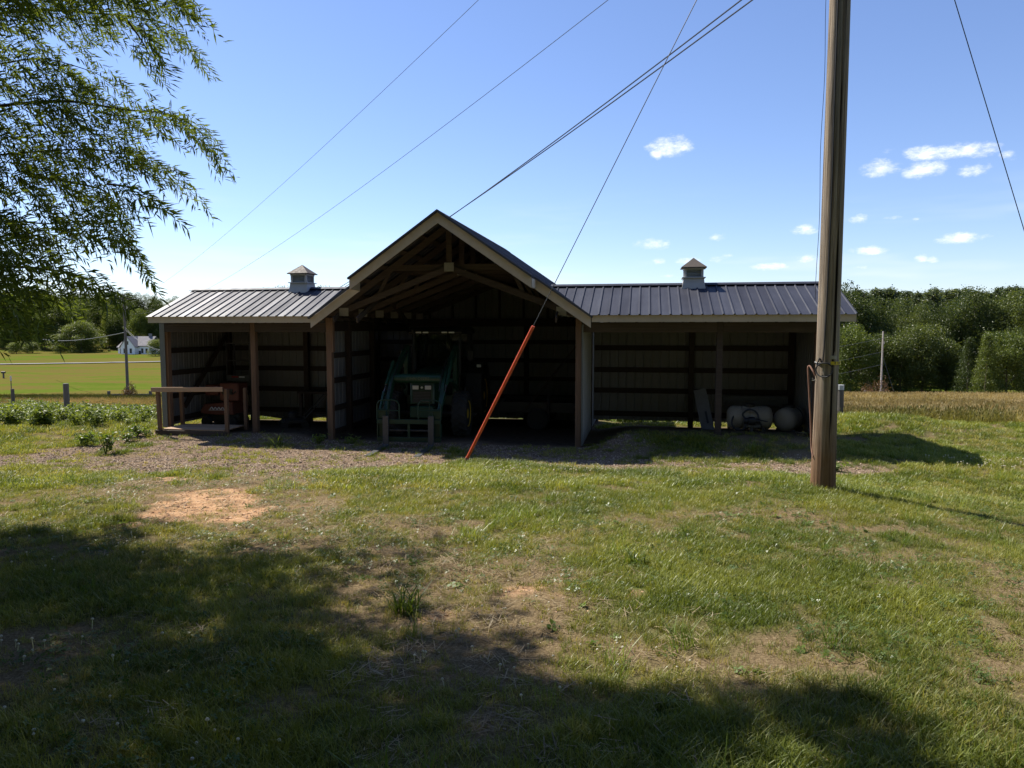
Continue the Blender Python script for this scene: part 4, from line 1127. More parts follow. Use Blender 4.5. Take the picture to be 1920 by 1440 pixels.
FP = Vector((-43.4, 80.0, tz(-43.4, 80.0)))     # far pole beyond the field
def line_through(pts, xy0, xy1, s_end=1.0):
    """a hanging line in the vertical plane xy0-xy1 that is seen at the three photo points"""
    a, b = Vector((*xy0, 0)), Vector((*xy1, 0)); S, Z = [], []
    for (px, py) in pts:
        r = ray(px, py)
        # a + s(b-a) = r*t in plan
        e = b - a; det = e.x*r.y - e.y*r.x; s = (-a.x*r.y + a.y*r.x)/det; y = a.y + s*e.y
        S.append(s); Z.append(CAM_Z + r.z*y/r.y)
    c = np.polyfit(S, Z, 2)
    return c, [Vector((a.x + (b-a).x*s, a.y + (b-a).y*s, float(np.polyval(c, s)))) for s in np.linspace(0, s_end, 60)]
LINES = [([(897, 0), (520, 354), (290, 541)], 'upper bare line sagging from the pole towards the far left field', .006),
         ([(1140, 0), (700, 335), (405, 533)], 'middle bare line sagging from the pole over the short wing', .006),
         ([(1387, 0), (1260, 96), (843, 404)], 'upper of two dark lines passing just behind the gable peak', .011),
         ([(1413, 0), (1249, 122), (847, 407)], 'lower of two dark lines passing just behind the gable peak', .011)]
for i, (pts, lab, rad) in enumerate(LINES):
    c, P = line_through(pts, (PX - .05, PY), (FP.x, FP.y))
    print('LINE', i, [round(float(np.polyval(c, s)), 2) for s in (0, .25, .5, .75, 1)])
    if i >= 2:                                   # keep the far half of the service drop above the ground
        c2 = np.polyfit([0, .18, 1], [float(np.polyval(c, 0)), float(np.polyval(c, .18)), FP.z + 8.2 - .25*(i-2)], 2)
        P = [Vector((PX - .05 + (FP.x - PX)*s, PY + (FP.y - PY)*s, float(np.polyval(c2, s)))) for s in np.linspace(0, 1, 60)]
    o = thing('power_line', P[0], 0, lab, 'power line', 'overhead lines')
    obj('conductor', M().tube([p - P[0] for p in P], rad, 5), 'wire', o)

# far poles
def far_pole(x, y, h, r, label, mat='farpost', arm=True):
    t = thing('distant_pole', (x, y, tz(x, y)), R(20), label, 'pole', 'distant utility poles')
    obj('pole_shaft', M().tube([(0, 0, -.3), (0, 0, h)], [r, r*.72], 12), mat, t)
    if arm:
        obj('crossarm', M().box(-1.0, 1.0, -.06, .06, h - .55, h - .42), mat, t)
        for q in (-.9, 0, .9): obj('insulator', M().lathe([(h - .42, .04), (h - .30, .05), (h - .26, .03)], 8, (q, 0, 0), 'Z'), 'lens', t)
    obj('transformer_bracket', M().lathe([(h - 1.6, .05), (h - 1.3, .06)], 8, (.25, 0, 0), 'Z'), 'galv', t)
    return t
hL = CAM_Z + ray(235, 552).z*80/ray(235, 552).y - FP.z
far_pole(FP.x, FP.y, hL, .17, 'dark distant pole standing in the left field')
_r = ray(1651, 745); g_ = Vector((_r.x*90/_r.y, 90.0, 0)); g_.z = tz(g_.x, g_.y)
hR = CAM_Z + ray(1654, 621).z*g_.y/ray(1654, 621).y - g_.z
frp = far_pole(g_.x, g_.y, hR, .12, 'pale distant pole rising from a brown bush at the right woods', 'greypole', False)
def span(p, q, sag, rad, lab):
    p, q = Vector(p), Vector(q); P = [p + (q-p)*s - Vector((0, 0, 4*sag*s*(1-s))) for s in np.linspace(0, 1, 24)]
    o = thing('power_line', P[0], 0, lab, 'power line', 'distant lines'); obj('conductor', M().tube([a - P[0] for a in P], rad, 5), 'wire', o)
q_ = frp.location
r_ = ray(80, 636); k_ = 150/r_.y
span((FP.x, FP.y, CAM_Z + ray(237, 623).z*80/ray(237, 623).y), (r_.x*k_, 150, CAM_Z + r_.z*k_), .6, .05, 'pale line running left from the distant field pole')
for (z_, y_, lab) in ((hR - .9, 640, 'upper far line between barn and the pale distant pole'), (hR - 2.6, 668, 'middle far line between barn and the pale distant pole'), (hR - 4.2, 684, 'lower far line between barn and the pale distant pole')):
    span((q_.x, q_.y, q_.z + z_), (q_.x - 40, q_.y - 25, q_.z + z_ - 2.2 - 0.4), .7, .018, lab)
_r = ray(1681, 745); gq = Vector((_r.x*89/_r.y, 89.0, 0)); gq.z = tz(gq.x, gq.y)
span((q_.x, q_.y, q_.z + hR - 3.0), (gq.x, gq.y, gq.z), 0.0, .022, 'thin guy of the pale distant pole leaning down to the field')

# ------------------------------------------------------------------ fence posts and other small field things
def fpost(px, py_base, py_top, Y, r, label, mat='farpost', cap=None, group='fence posts in the fields', square=False):
    rb = ray(px, py_top); x = rb.x*Y/rb.y; z0 = tz(x, Y); zt_ = CAM_Z + rb.z*Y/rb.y; h = zt_ - z0
    t = thing('fence_post', (x, Y, z0), R(random.uniform(0, 40)), label, 'fence post', group)
    m = M().box(-r, r, -r, r, -.3, h) if square else M().tube([(0, 0, -.3), (0.01, 0, h*.5), (0, 0.012, h - .02), (0, 0.012, h)], [r, r*.97, r*.95, r*.8], 12)
    obj('post_shaft', m, mat, t)
    if cap: obj('post_cap', M().tube([(0, 0.012, h - cap), (0, 0.012, h + .006)], [r*1.06]*2, 12), 'white', t)
    return t
fpost(1577, 780, 722, 24.0, .105, 'dark fence post with white band at its top beside the mound', cap=.16)
fpost(123, 757, 719, 34.0, .13, 'stout dark fence post standing in the brown grass left of the barn')
fpost(23, 750, 729, 38.0, .09, 'short dark fence post near the left edge of the picture')
fpost(1622, 745, 732, 85.0, .14, 'small dark post beside the brown bush in the far field')
fpost(1760, 752, 742, 90.0, .14, 'small grey post before the woods at the far field edge')
tp = thing('marker_stake', (ray(20, 705).x*52/ray(20, 705).y, 52, tz(ray(20, 705).x*52/ray(20, 705).y, 52)), 0, 'thin white topped stake in the left field', 'stake')
ht = CAM_Z + ray(20, 705).z*52/ray(20, 705).y - tp.location.z
obj('stake', M().tube([(0, 0, -.2), (0, 0, ht - .35)], .03, 6), 'darksteel', tp); obj('stake_top', M().tube([(0, 0, ht - .35), (0, 0, ht)], .055, 6), 'white', tp)
# low rail fence round the far pole
for i, (xa, xb) in enumerate(((204, 236), (242, 282))):
    Yf = 79.0
    pa, pb = ray(xa, 735), ray(xb, 735)
    A_, B_ = Vector((pa.x*Yf/pa.y, Yf, 0)), Vector((pb.x*Yf/pb.y, Yf, 0))
    t = thing('low_rail_fence', (A_.x, Yf, tz(A_.x, Yf)), 0, ('low dark rail fence reaching left from the distant field pole', 'low dark rail fence reaching right from the distant field pole')[i], 'fence')
    for P_ in (A_, B_):
        obj('post', M().box(P_.x - A_.x - .12, P_.x - A_.x + .12, -.12, .12, -.2, .95), 'farpost', t)
    obj('rail', M().box(0.13, B_.x - A_.x - .13, -.06, .06, .42, .62), 'farpost', t)

# far road, house, mailbox
rp = [(-2, 682), (100, 680), (200, 678), (300, 676)]
Pr = []
for Yr, xr in ((196, -190), (203, -150), (207, -128), (214, -100), (224, -60), (236, 0), (250, 80)): Pr.append((xr, Yr))
vs = []; fs = []
Q = smooth_path([(a, b, 0) for a, b in Pr], 12)
for i, p in enumerate(Q):
    d = (Q[min(i+1, len(Q)-1)] - Q[max(i-1, 0)]).normalized(); nn = Vector((-d.y, d.x, 0))
    for s_ in (-1, 1):
        q = p + nn*(2.4*s_); vs.append((q.x, q.y, tz(p.x, p.y) + .16))
for i in range(len(Q) - 1): fs.append((2*i, 2*i+1, 2*i+3, 2*i+2))
rd = obj('road', M().add(vs, fs), 'asphalt'); tag(rd, kind='structure')

HY = 255.0
hx = ray(268, 660).x*HY/ray(268, 660).y
hz0 = CAM_Z + ray(268, 663).z*HY/ray(268, 663).y
hs = thing('farmhouse', (hx, HY, hz0), R(-14), 'small white farmhouse with grey gabled roof beyond the road', 'house')
hs.location.z = min(hz0, tz(hx, HY) + .3)
obj('wall', M().prism([(-5.4, -2.5), (5.4, -2.5), (5.4, 3.0), (-5.4, 3.0)], -3.2, 3.2, lambda p, t: (p[0], t, p[1])), 'siding', hs)
obj('gable_wall', M().prism([(-2.9, -2.5), (2.9, -2.5), (2.9, 2.9), (0, 6.1), (-2.9, 2.9)], -5.0, -3.2, lambda p, t: (p[0] - 1.9, t, p[1])), 'siding', hs)
obj('side_wing', M().box(-8.4, -5.45, -2.4, 2.6, -2.5, 2.3), 'siding', hs)
r1 = obj('roof', M().prism([(-3.6, 2.9), (0, 6.2), (3.6, 2.9), (3.6, 2.7), (0, 5.95), (-3.6, 2.7)], -5.8, 5.8, lambda p, t: (t, p[0], p[1])), 'shingle_grey', hs)
obj('gable_roof', M().prism([(-3.3, 2.6), (0, 6.25), (3.3, 2.6), (3.3, 2.4), (0, 6.02), (-3.3, 2.4)], -5.3, 0.0, lambda p, t: (p[0] - 1.9, t, p[1])), 'shingle_grey', hs)
obj('wing_roof', M().prism([(-2.8, 2.3), (0, 4.2), (2.9, 2.3), (2.9, 2.1), (0, 4.0), (-2.8, 2.1)], -8.7, -5.5, lambda p, t: (t, p[0], p[1])), 'shingle_grey', hs)
obj('chimney', M().box(3.0, 3.8, -.4, .4, 5.2, 7.2), 'shingle_grey', r1)
for (x, z, w, h, y) in ((-3.2, .3, .5, .9, -5.02), (-.6, .3, .5, .9, -5.02), (-1.9, 3.3, .42, .7, -5.02), (2.6, .3, .5, .9, -3.22), (4.4, .3, .5, .9, -3.22), (-7.0, .2, .5, .9, -2.42)):
    w_ = obj('window', M().box(x - w, x + w, y - .02, y + .012, z - .1, z + 2*h - .1), 'white', hs)
    obj('pane', M().box(x - w + .1, x + w - .1, y - .03, y - .021, z, z + 2*h - .2), 'glassdark', w_)
obj('door', M().box(1.15, 2.0, -3.26, -3.215, -1.2, 1.1), 'glassdark', hs)
mb = thing('mailbox', (ray(5, 675).x*150/ray(5, 675).y, 150, tz(ray(5, 675).x*150/ray(5, 675).y, 150)), 0, 'tiny dark mailbox by the pale road at the left edge', 'mailbox')
obj('mailbox_post', M().box(-.12, .12, -.12, .12, -.2, 1.1), 'farpost', mb); obj('mailbox_body', M().lathe([(-.4, .2), (.4, .2)], 12, (0, 0, 1.25), 'X'), 'black', mb)

# ------------------------------------------------------------------ vegetation
MAT['grass'] = leaf_mat('grass_blades', None, None, 0.42, 'INSTANCE', 0.055)
MAT['chips'] = None
def chip_fn(N):
    a = N.attr('tint', 'INSTANCER').outputs['Color']
    return principled(N, a, 0.85, 0, 0.2)
MAT['chips'] = bsdf_mat('loose_chips', chip_fn)
MAT['treeleaf'] = leaf_mat('oak_leaves', (0.040, 0.064, 0.018), (0.18, 0.24, 0.050), 0.56, 'OBJECT', 0.07)
MAT['woodleaf'] = leaf_mat('woodland_leaves', (0.046, 0.070, 0.024), (0.112, 0.142, 0.044), 0.44, 'OBJECT', 0.05)
MAT['woodleaf2'] = leaf_mat('bright_woodland_leaves', (0.070, 0.104, 0.028), (0.165, 0.205, 0.052), 0.46, 'OBJECT', 0.05)
MAT['pineleaf'] = leaf_mat('pine_needles', (0.055, 0.082, 0.042), (0.105, 0.135, 0.068), 0.46, 'OBJECT', 0.04)
MAT['weedleaf'] = leaf_mat('weed_leaves', (0.075, 0.130, 0.028), (0.21, 0.275, 0.06), 0.48, 'OBJECT', 0.09)
MAT['brownbush'] = leaf_mat('dead_brown_foliage', (0.07, 0.040, 0.022), (0.19, 0.115, 0.065), 0.25, 'OBJECT', 0.04)

proto_sets = {}
def np_mesh(name, V, F, mat):
    me = bpy.data.meshes.new(name); me.from_pydata(np.asarray(V).tolist(), [], [tuple(f) for f in F]); me.materials.append(mat); return me
def tuft(seed, n, h0, h1, spread, width, bend, lean=0.25, seed_head=False):
    r = np.random.default_rng(seed); V, F = [], []
    for i in range(n):
        a = r.uniform(0, 2*np.pi); rr = spread*np.sqrt(r.uniform()); bx, by = rr*np.cos(a), rr*np.sin(a)
        d = r.uniform(0, 2*np.pi); dx, dy = np.cos(d), np.sin(d); h = r.uniform(h0, h1); b = r.uniform(.2, 1)*bend*h; l = r.normal(0, lean)*h
        w = width*r.uniform(.7, 1.2); px, py = -dy*w/2, dx*w/2
        o = len(V)
        segs = ((0, 0, 1.0), (.45, .25, .9), (.8, .68, .6))
        for (t, c, ww) in segs:
            x, y, z = bx + dx*(b*c + l*t), by + dy*(b*c + l*t), h*t*(1 - .22*c*bend)
            V += [(x - px*ww, y - py*ww, z), (x + px*ww, y + py*ww, z)]
        V.append((bx + dx*(b + l), by + dy*(b + l), h*(1 - .22*bend)))
        F += [(o, o+1, o+3, o+2), (o+2, o+3, o+5, o+4), (o+4, o+5, o+6)]
        if seed_head and r.uniform() < .7:
            t_ = np.array(V[-1]); s = h*.13; o = len(V)
            V += [tuple(t_ + (0, 0, -s)), tuple(t_ + (w*1.3, 0, -s*.3)), tuple(t_ + (0, w*1.3, -s*.3)), tuple(t_ + (-w*1.3, -w*.5, -s*.3)), tuple(t_ + (dx*s*.3, dy*s*.3, s*.5))]
            F += [(o, o+1, o+2), (o, o+2, o+3), (o, o+3, o+1), (o+4, o+2, o+1), (o+4, o+3, o+2), (o+4, o+1, o+3)]
    return V, F
def leafy(seed, n, r0, z0, z1, size):
    """small round leaves held flat, like clover or plantain"""
    r = np.random.default_rng(seed); V, F = [], []
    for i in range(n):
        a = r.uniform(0, 2*np.pi); rr = r0*np.sqrt(r.uniform()); cx, cy, cz = rr*np.cos(a), rr*np.sin(a), r.uniform(z0, z1)
        t0 = r.uniform(0, 6.28); tx, ty = r.normal(0, .35, 2)
        for k in range(3):
            th = t0 + k*2.094; s = size*r.uniform(.8, 1.2); o = len(V)
            for (u, v) in ((.05, 0), (.6, .42), (1.0, .25), (1.0, -.25), (.6, -.42)):
                x, y = (u*np.cos(th) - v*np.sin(th))*s, (u*np.sin(th) + v*np.cos(th))*s
                V.append((cx + x, cy + y, cz + x*tx + y*ty))
            F.append((o, o+1, o+2, o+3, o+4))
    return V, F
def flat_straw(seed, n, r0, L, w):
    r = np.random.default_rng(seed); V, F = [], []
    for i in range(n):
        x, y = r.uniform(-r0, r0, 2); a = r.uniform(0, 6.28); l = L*r.uniform(.5, 1.2); z = r.uniform(.003, .02); dz = r.uniform(-.006, .02)
        dx, dy = np.cos(a)*l/2, np.sin(a)*l/2; px, py = -np.sin(a)*w/2, np.cos(a)*w/2; o = len(V)
        V += [(x-dx-px, y-dy-py, z), (x-dx+px, y-dy+py, z), (x+dx+px, y+dy+py, z+dz), (x+dx-px, y+dy-py, z+dz)]; F.append((o, o+1, o+2, o+3))
    return V, F
def ball_flower(seed, h):
    V, F = [], []
    w = .0016
    V += [(-w, 0, 0), (w, 0, 0), (w, 0, h), (-w, 0, h)]; F.append((0, 1, 2, 3))
    o = 4; rad = .008
    for (z, r) in ((-.7, .6), (0, 1), (.75, .6)):
        for k in range(6): V.append((math.cos(k*1.047)*rad*r, math.sin(k*1.047)*rad*r, h + z*rad*.85))
    for i in range(2):
        for k in range(6): F.append((o+i*6+k, o+i*6+(k+1) % 6, o+(i+1)*6+(k+1) % 6, o+(i+1)*6+k))
    F += [tuple(o+12+k for k in range(6)), tuple(o+5-k for k in range(6))]
    return V, F
def chip(seed, flat):
    r = np.random.default_rng(seed); n = 5; V, F = [], []
    ang = np.sort(r.uniform(0, 6.28, n)); ex = r.uniform(.5, 1.0)
    for z in (0, flat):
        for a in ang: V.append((np.cos(a)*(1 if z == 0 else .8), np.sin(a)*ex*(1 if z == 0 else .8), z + r.uniform(-.05, .05)))
    F = [tuple(range(n, 2*n))] + [(k, (k+1) % n, n + (k+1) % n, n + k) for k in range(n)]
    return V, F

def make_set(name, meshes, mat):
    c = bpy.data.collections.new(name)
    for i, (V, F) in enumerate(meshes):
        o = bpy.data.objects.new('%s_%02d' % (name, i), np_mesh(name, V, F, mat)); c.objects.link(o)
    proto_sets[name] = (c, len(meshes)); return c

def scatter(name, set_name, P, tint, scale, label, cat, tilt=0.12, idx=None):
    c, n = proto_sets[set_name]; N_ = len(P)
    me = bpy.data.meshes.new(name); me.vertices.add(N_); me.vertices.foreach_set('co', np.ascontiguousarray(P, dtype=np.float32).reshape(-1))
    rot = np.stack([rng.normal(0, tilt, N_), rng.normal(0, tilt, N_), rng.uniform(0, 6.283, N_)], -1).astype(np.float32)
    a = me.attributes.new('rot', 'FLOAT_VECTOR', 'POINT'); a.data.foreach_set('vector', rot.reshape(-1))
    a = me.attributes.new('scl', 'FLOAT', 'POINT'); a.data.foreach_set('value', np.asarray(scale, dtype=np.float32))
    a = me.attributes.new('pick', 'INT', 'POINT'); a.data.foreach_set('value', (rng.integers(0, n, N_) if idx is None else idx).astype(np.int32))
    a = me.attributes.new('tint', 'FLOAT_COLOR', 'POINT'); a.data.foreach_set('color', np.concatenate([tint, np.ones((N_, 1))], 1).astype(np.float32).reshape(-1))
    o = bpy.data.objects.new(name, me); col.objects.link(o)
    g = bpy.data.node_groups.new(name, 'GeometryNodeTree')
    g.interface.new_socket('Geometry', in_out='INPUT', socket_type='NodeSocketGeometry'); g.interface.new_socket('Geometry', in_out='OUTPUT', socket_type='NodeSocketGeometry')
    nd = g.nodes; i_ = nd.new('NodeGroupInput'); o_ = nd.new('NodeGroupOutput')
    ci = nd.new('GeometryNodeCollectionInfo'); ci.inputs['Collection'].default_value = c; ci.inputs['Separate Children'].default_value = True; ci.inputs['Reset Children'].default_value = True
    ip = nd.new('GeometryNodeInstanceOnPoints'); ip.inputs['Pick Instance'].default_value = True
    def na(nm, dt):
        q = nd.new('GeometryNodeInputNamedAttribute'); q.data_type = dt; q.inputs['Name'].default_value = nm
        return next(s for s in q.outputs if s.enabled and s.name == 'Attribute')
    er = nd.new('FunctionNodeEulerToRotation')
    L = g.links.new
    L(i_.outputs[0], ip.inputs['Points']); L(ci.outputs[0], ip.inputs['Instance']); L(na('pick', 'INT'), ip.inputs['Instance Index'])
    L(na('rot', 'FLOAT_VECTOR'), er.inputs[0]); L(er.outputs[0], ip.inputs['Rotation']); L(na('scl', 'FLOAT'), ip.inputs['Scale']); L(ip.outputs[0], o_.inputs[0])
    md = o.modifiers.new('scatter', 'NODES'); md.node_group = g
    tag(o, label, cat, kind='stuff'); return o

make_set('lawn_near', [tuft(100+i, 18, .035, .095, .055, .0042, .9, .35) for i in range(6)], MAT['grass'])
make_set('lawn_far', [tuft(140+i, 24, .05, .11, .11, .0085, .8, .35) for i in range(5)], MAT['grass'])
make_set('lawn_tall', [tuft(180+i, 26, .10, .24, .075, .0050, .9, .35) for i in range(5)], MAT['grass'])
make_set('clover', [leafy(200+i, 14, .075, .015, .05, .011) for i in range(4)], MAT['grass'])
make_set('straw', [flat_straw(220+i, 14, .09, .075, .0035) for i in range(4)], MAT['grass'])
make_set('flowers', [ball_flower(i, .028 + .012*i) for i in range(3)], MAT['grass'])
make_set('plantain', [leafy(230+i, 4, .03, .006, .02, .026) for i in range(4)], MAT['grass'])
make_set('chip', [chip(240+i, .25 + .15*(i % 3)) for i in range(8)], MAT['chips'])
make_set('meadow_grass', [tuft(260+i, 22, .35, .85, .22, .013, .55, .16, True) for i in range(5)], MAT['grass'])

def inside_shed(x, y, pad=0.0):
    bu, bv = to_barn(x, y)
    return ((bv > 0.2 - pad) & (bv < 3.1 + pad) & (bu > -4.7 - pad) & (bu < 11.7 + pad)) | ((bv > -0.2 - pad) & (bv < 6.4 + pad) & (bu > -1.2 - pad) & (bu < 6.4 + pad))
def rand_pts(n, x0, x1, y0, y1): return rng.uniform(x0, x1, n), rng.uniform(y0, y1, n)
def lift(x, y, dz=0.0): return np.stack([x, y, terrain(x, y) + dz], -1)
def lerp(a, b, t): return np.asarray(a)[None]*(1 - t[:, None]) + np.asarray(b)[None]*t[:, None]
def lawn_tint(x, y, lush):
    n = fbm(x*1.1, y*1.1, 3, 301); m_ = rng.uniform(0, 1, len(x))
    g = lerp((.100, .140, .026), (.305, .325, .080), np.clip(.35 + 1.3*(n - .42) + .45*(m_ - .5), 0, 1))
    dry = np.clip((1 - lush)*.72 + .8*(fbm(x*.6, y*.6, 3, 311) - .60) + .8*(m_ - .80), 0, 1)
    g = g*(1 - dry[:, None]) + np.array([[.44, .345, .17]])*dry[:, None]
    yl = sstep(.66, .74, fbm(x*.9 + 40, y*.9, 3, 321))
    return g*(1 - .4*yl[:, None]) + np.array([[.28, .27, .045]])*.4*yl[:, None]

# lawn in rings of distance
PN, TN, SN = [], [], []
for (y0, y1, dens) in ((1.5, 3.6, 760), (3.6, 6, 600), (6, 9.5, 380)):
    hw = .80*y1 + 1.3; n = int((2*hw)*(y1 - y0)*dens); x, y = rand_pts(n, -hw, hw, y0, y1)
    mk_ = masks(x, y); k = (np.abs(x) < .80*y + 1.3) & (rng.uniform(0, 1, n) < np.clip(mk_['lush']*1.3 + .20, 0, 1)*(1 - .78*mk_['bare'])*(1 - .75*mk_['gravel']))
    x, y, lu = x[k], y[k], mk_['lush'][k]
    PN.append(lift(x, y, -.004)); TN.append(lawn_tint(x, y, lu)); SN.append((.44 + .56*lu)*rng.uniform(.7, 1.3, len(x)))
scatter('lawn_grass', 'lawn_near', np.concatenate(PN), np.concatenate(TN), np.concatenate(SN), 'short patchy lawn grass in the foreground', 'grass')
PN, TN, SN = [], [], []
for (y0, y1, dens, s) in ((9.5, 13, 210, .85), (13, 17.5, 130, .95), (17.5, 25, 70, 1.15), (25, 30, 25, 2.2)):
    hw = .80*y1 + 1.5; n = int((2*hw)*(y1 - y0)*dens); x, y = rand_pts(n, -hw, hw, y0, y1)
    mk_ = masks(x, y); mr_, ml__ = meadow(x, y); bu_, bv_ = to_barn(x, y)
    vis = ~((bv_ > 4) & (bu_ > -4) & (bu_ < 11))
    k = (np.abs(x) < .80*y + 1.5) & vis & ~inside_shed(x, y) & (rng.uniform(0, 1, n) < np.clip(mk_['lush']*1.4 + .08, 0, 1)*(1 - .93*mk_['bare'])*(1 - .8*mk_['gravel'])*(1 - .8*np.maximum(mr_, ml__)))
    x, y, lu = x[k], y[k], mk_['lush'][k]
    PN.append(lift(x, y, -.004)); TN.append(lawn_tint(x, y, lu)*np.array([[1.05, 1.08, 1.0]])); SN.append(s*(.6 + .6*lu)*rng.uniform(.7, 1.3, len(x)))
scatter('yard_grass', 'lawn_far', np.concatenate(PN), np.concatenate(TN), np.concatenate(SN), 'green lawn grass between the foreground and the barn', 'grass')
# taller clumps
x, y = rand_pts(4200, -13, 14, 1.6, 17)
mk_ = masks(x, y); cl = fbm(x*1.9, y*1.9, 3, 401)
k = (np.abs(x) < .8*y + 1.2) & ~inside_shed(x, y, .4) & (cl > .57) & (rng.uniform(0, 1, len(x)) < .25 + .6*mk_['lush']) & (mk_['bare'] < .3) & (mk_['gravel'] < .4)
x, y = x[k], y[k]
scatter('tall_grass_clumps', 'lawn_tall', lift(x, y, -.005), lawn_tint(x, y, mk_['lush'][k]*.5 + .5)*np.array([[.78, .95, .85]]), rng.uniform(.55, 1.05, len(x)), 'darker tall clumps of grass scattered through the lawn', 'grass')
# rough grass at the gravel edge and along the shed foot
E_ = [on_ground(px, py) for (px, py) in ((845, 872), (900, 869), (960, 872), (1010, 880), (1090, 886), (1180, 888), (1250, 890))]
ex, ey = [], []
for a, b in zip(E_[:-1], E_[1:]):
    t = rng.uniform(0, 1, 90); ex += list(a.x + (b.x - a.x)*t + rng.normal(0, .10, 90)); ey += list(a.y + (b.y - a.y)*t + rng.normal(0, .22, 90) - .1)
for bu0, bu1, bv0, nn in ((7.6, 12.5, -1.95, 300),):
    uu, vv = rng.uniform(bu0, bu1, nn), bv0 + rng.normal(0, .22, nn)
    ex += list(BARN_O.x + BU.x*uu + BV.x*vv); ey += list(BARN_O.y + BU.y*uu + BV.y*vv)
ex, ey = np.array(ex), np.array(ey); k = ~inside_shed(ex, ey); ex, ey = ex[k], ey[k]
scatter('edge_grass', 'lawn_tall', lift(ex, ey, -.01), lerp((.07, .12, .02), (.15, .18, .04), rng.uniform(0, 1, len(ex))), rng.uniform(.35, .75, len(ex)), 'ragged grass fringe along the gravel and barn bank', 'grass')
# clover, straw litter, flowers
x, y = rand_pts(13000, -11, 11, 1.6, 12.5); mk_ = masks(x, y); cl = fbm(x*1.3 + 9, y*1.3, 3, 501)
k = (np.abs(x) < .8*y + 1.2) & (cl + .12*mk_['sparse'] > .50) & (mk_['bare'] < .25) & (mk_['gravel'] < .7) & (rng.uniform(0, 1, len(x)) < .7); xc, yc = x[k], y[k]
scatter('clover_patches', 'clover', lift(xc, yc, 0), lerp((.05, .10, .018), (.12, .17, .04), rng.uniform(0, 1, len(xc))), rng.uniform(.7, 1.3, len(xc)), 'low clover leaves mixed into the lawn', 'clover')
x, y = rand_pts(16000, -12, 12, 1.6, 14); mk_ = masks(x, y)
k = (np.abs(x) < .8*y + 1.2) & (rng.uniform(0, 1, len(x)) < (.12 + .9*mk_['sparse']*(1 - mk_['lush']))*(1 - .6*mk_['bare'])); x, y = x[k], y[k]
scatter('dry_straw', 'straw', lift(x, y, .0), lerp((.16, .115, .06), (.42, .34, .21), rng.uniform(0, 1, len(x))), rng.uniform(.7, 1.5, len(x)), 'dry cut grass lying on thin ground', 'straw', tilt=.05)
x, y = rand_pts(1100, -9, 2, 1.7, 8); cl = fbm(x*.8 + 3, y*.8, 2, 551)
k = (np.abs(x) < .8*y + 1) & (cl > .50) & (x < 1.6 - .55*(y - 2.5)); x, y = x[k], y[k]
x2, y2 = rand_pts(300, 8.5, 10.5, 13.4, 14.6); x3, y3 = rand_pts(70, -.6, 1.8, 11.5, 12.6)
xf, yf = np.concatenate([x, x2[:60], x3]), np.concatenate([y, y2[:60], y3])
scatter('clover_flowers', 'flowers', lift(xf, yf, 0), np.tile([[.62, .60, .55]], (len(xf), 1)), np.where(yf > 10, 2.0, rng.uniform(.9, 1.3, len(xf))), 'white clover flower heads dotted through the grass', 'clover')
x, y = rand_pts(900, -10, 10, 1.7, 11); mk_ = masks(x, y); k = (np.abs(x) < .8*y + 1) & (mk_['bare'] < .3) & (mk_['gravel'] < .5) & (fbm(x*1.1 + 5, y*1.1, 2, 577) > .5); x, y = x[k], y[k]
scatter('broad_weeds', 'plantain', lift(x, y, 0), lerp((.06, .12, .02), (.16, .22, .05), rng.uniform(0, 1, len(x))), rng.uniform(.6, 1.3, len(x)), 'flat broad leaved rosettes in the lawn', 'weeds')
# gravel chips
x, y = rand_pts(95000, -13, 7, 10.5, 18.2); mk_ = masks(x, y)
k = ~inside_shed(x, y) & (rng.uniform(0, 1, len(x)) < mk_['gravel']*.95)
x1, y1 = x[k], y[k]
x, y = rand_pts(20000, -10, 7, 1.8, 11); mk_ = masks(x, y); k = (np.abs(x) < .8*y + 1) & (rng.uniform(0, 1, len(x)) < mk_['bare']*.95 + mk_['sparse']*.8*(1 - mk_['lush'])); x2, y2 = x[k], y[k]
x, y = np.concatenate([x1, x2]), np.concatenate([y1, y2]); t = rng.uniform(0, 1, len(x))**1.6
scatter('gravel_chips', 'chip', lift(x, y, -.003), lerp((.125, .086, .057), (.57, .455, .345), t), np.where(y > 10, rng.uniform(.010, .030, len(x)), rng.uniform(.005, .014, len(x))), 'pinkish brown gravel and wood chips in front of the barn', 'gravel', tilt=.25)

x, y = rand_pts(60000, -7, 2, 4, 10.5); mk_ = masks(x, y); k = rng.uniform(0, 1, len(x)) < mk_['bare']*.8; x, y = x[k], y[k]
scatter('soil_clods', 'chip', lift(x, y, -.004), lerp((.24, .125, .065), (.66, .47, .31), rng.uniform(0, 1, len(x))), rng.uniform(.006, .026, len(x))*rng.uniform(.4, 1.2, len(x)), 'orange crumbs of bare soil in the worn patches', 'soil', tilt=.3)
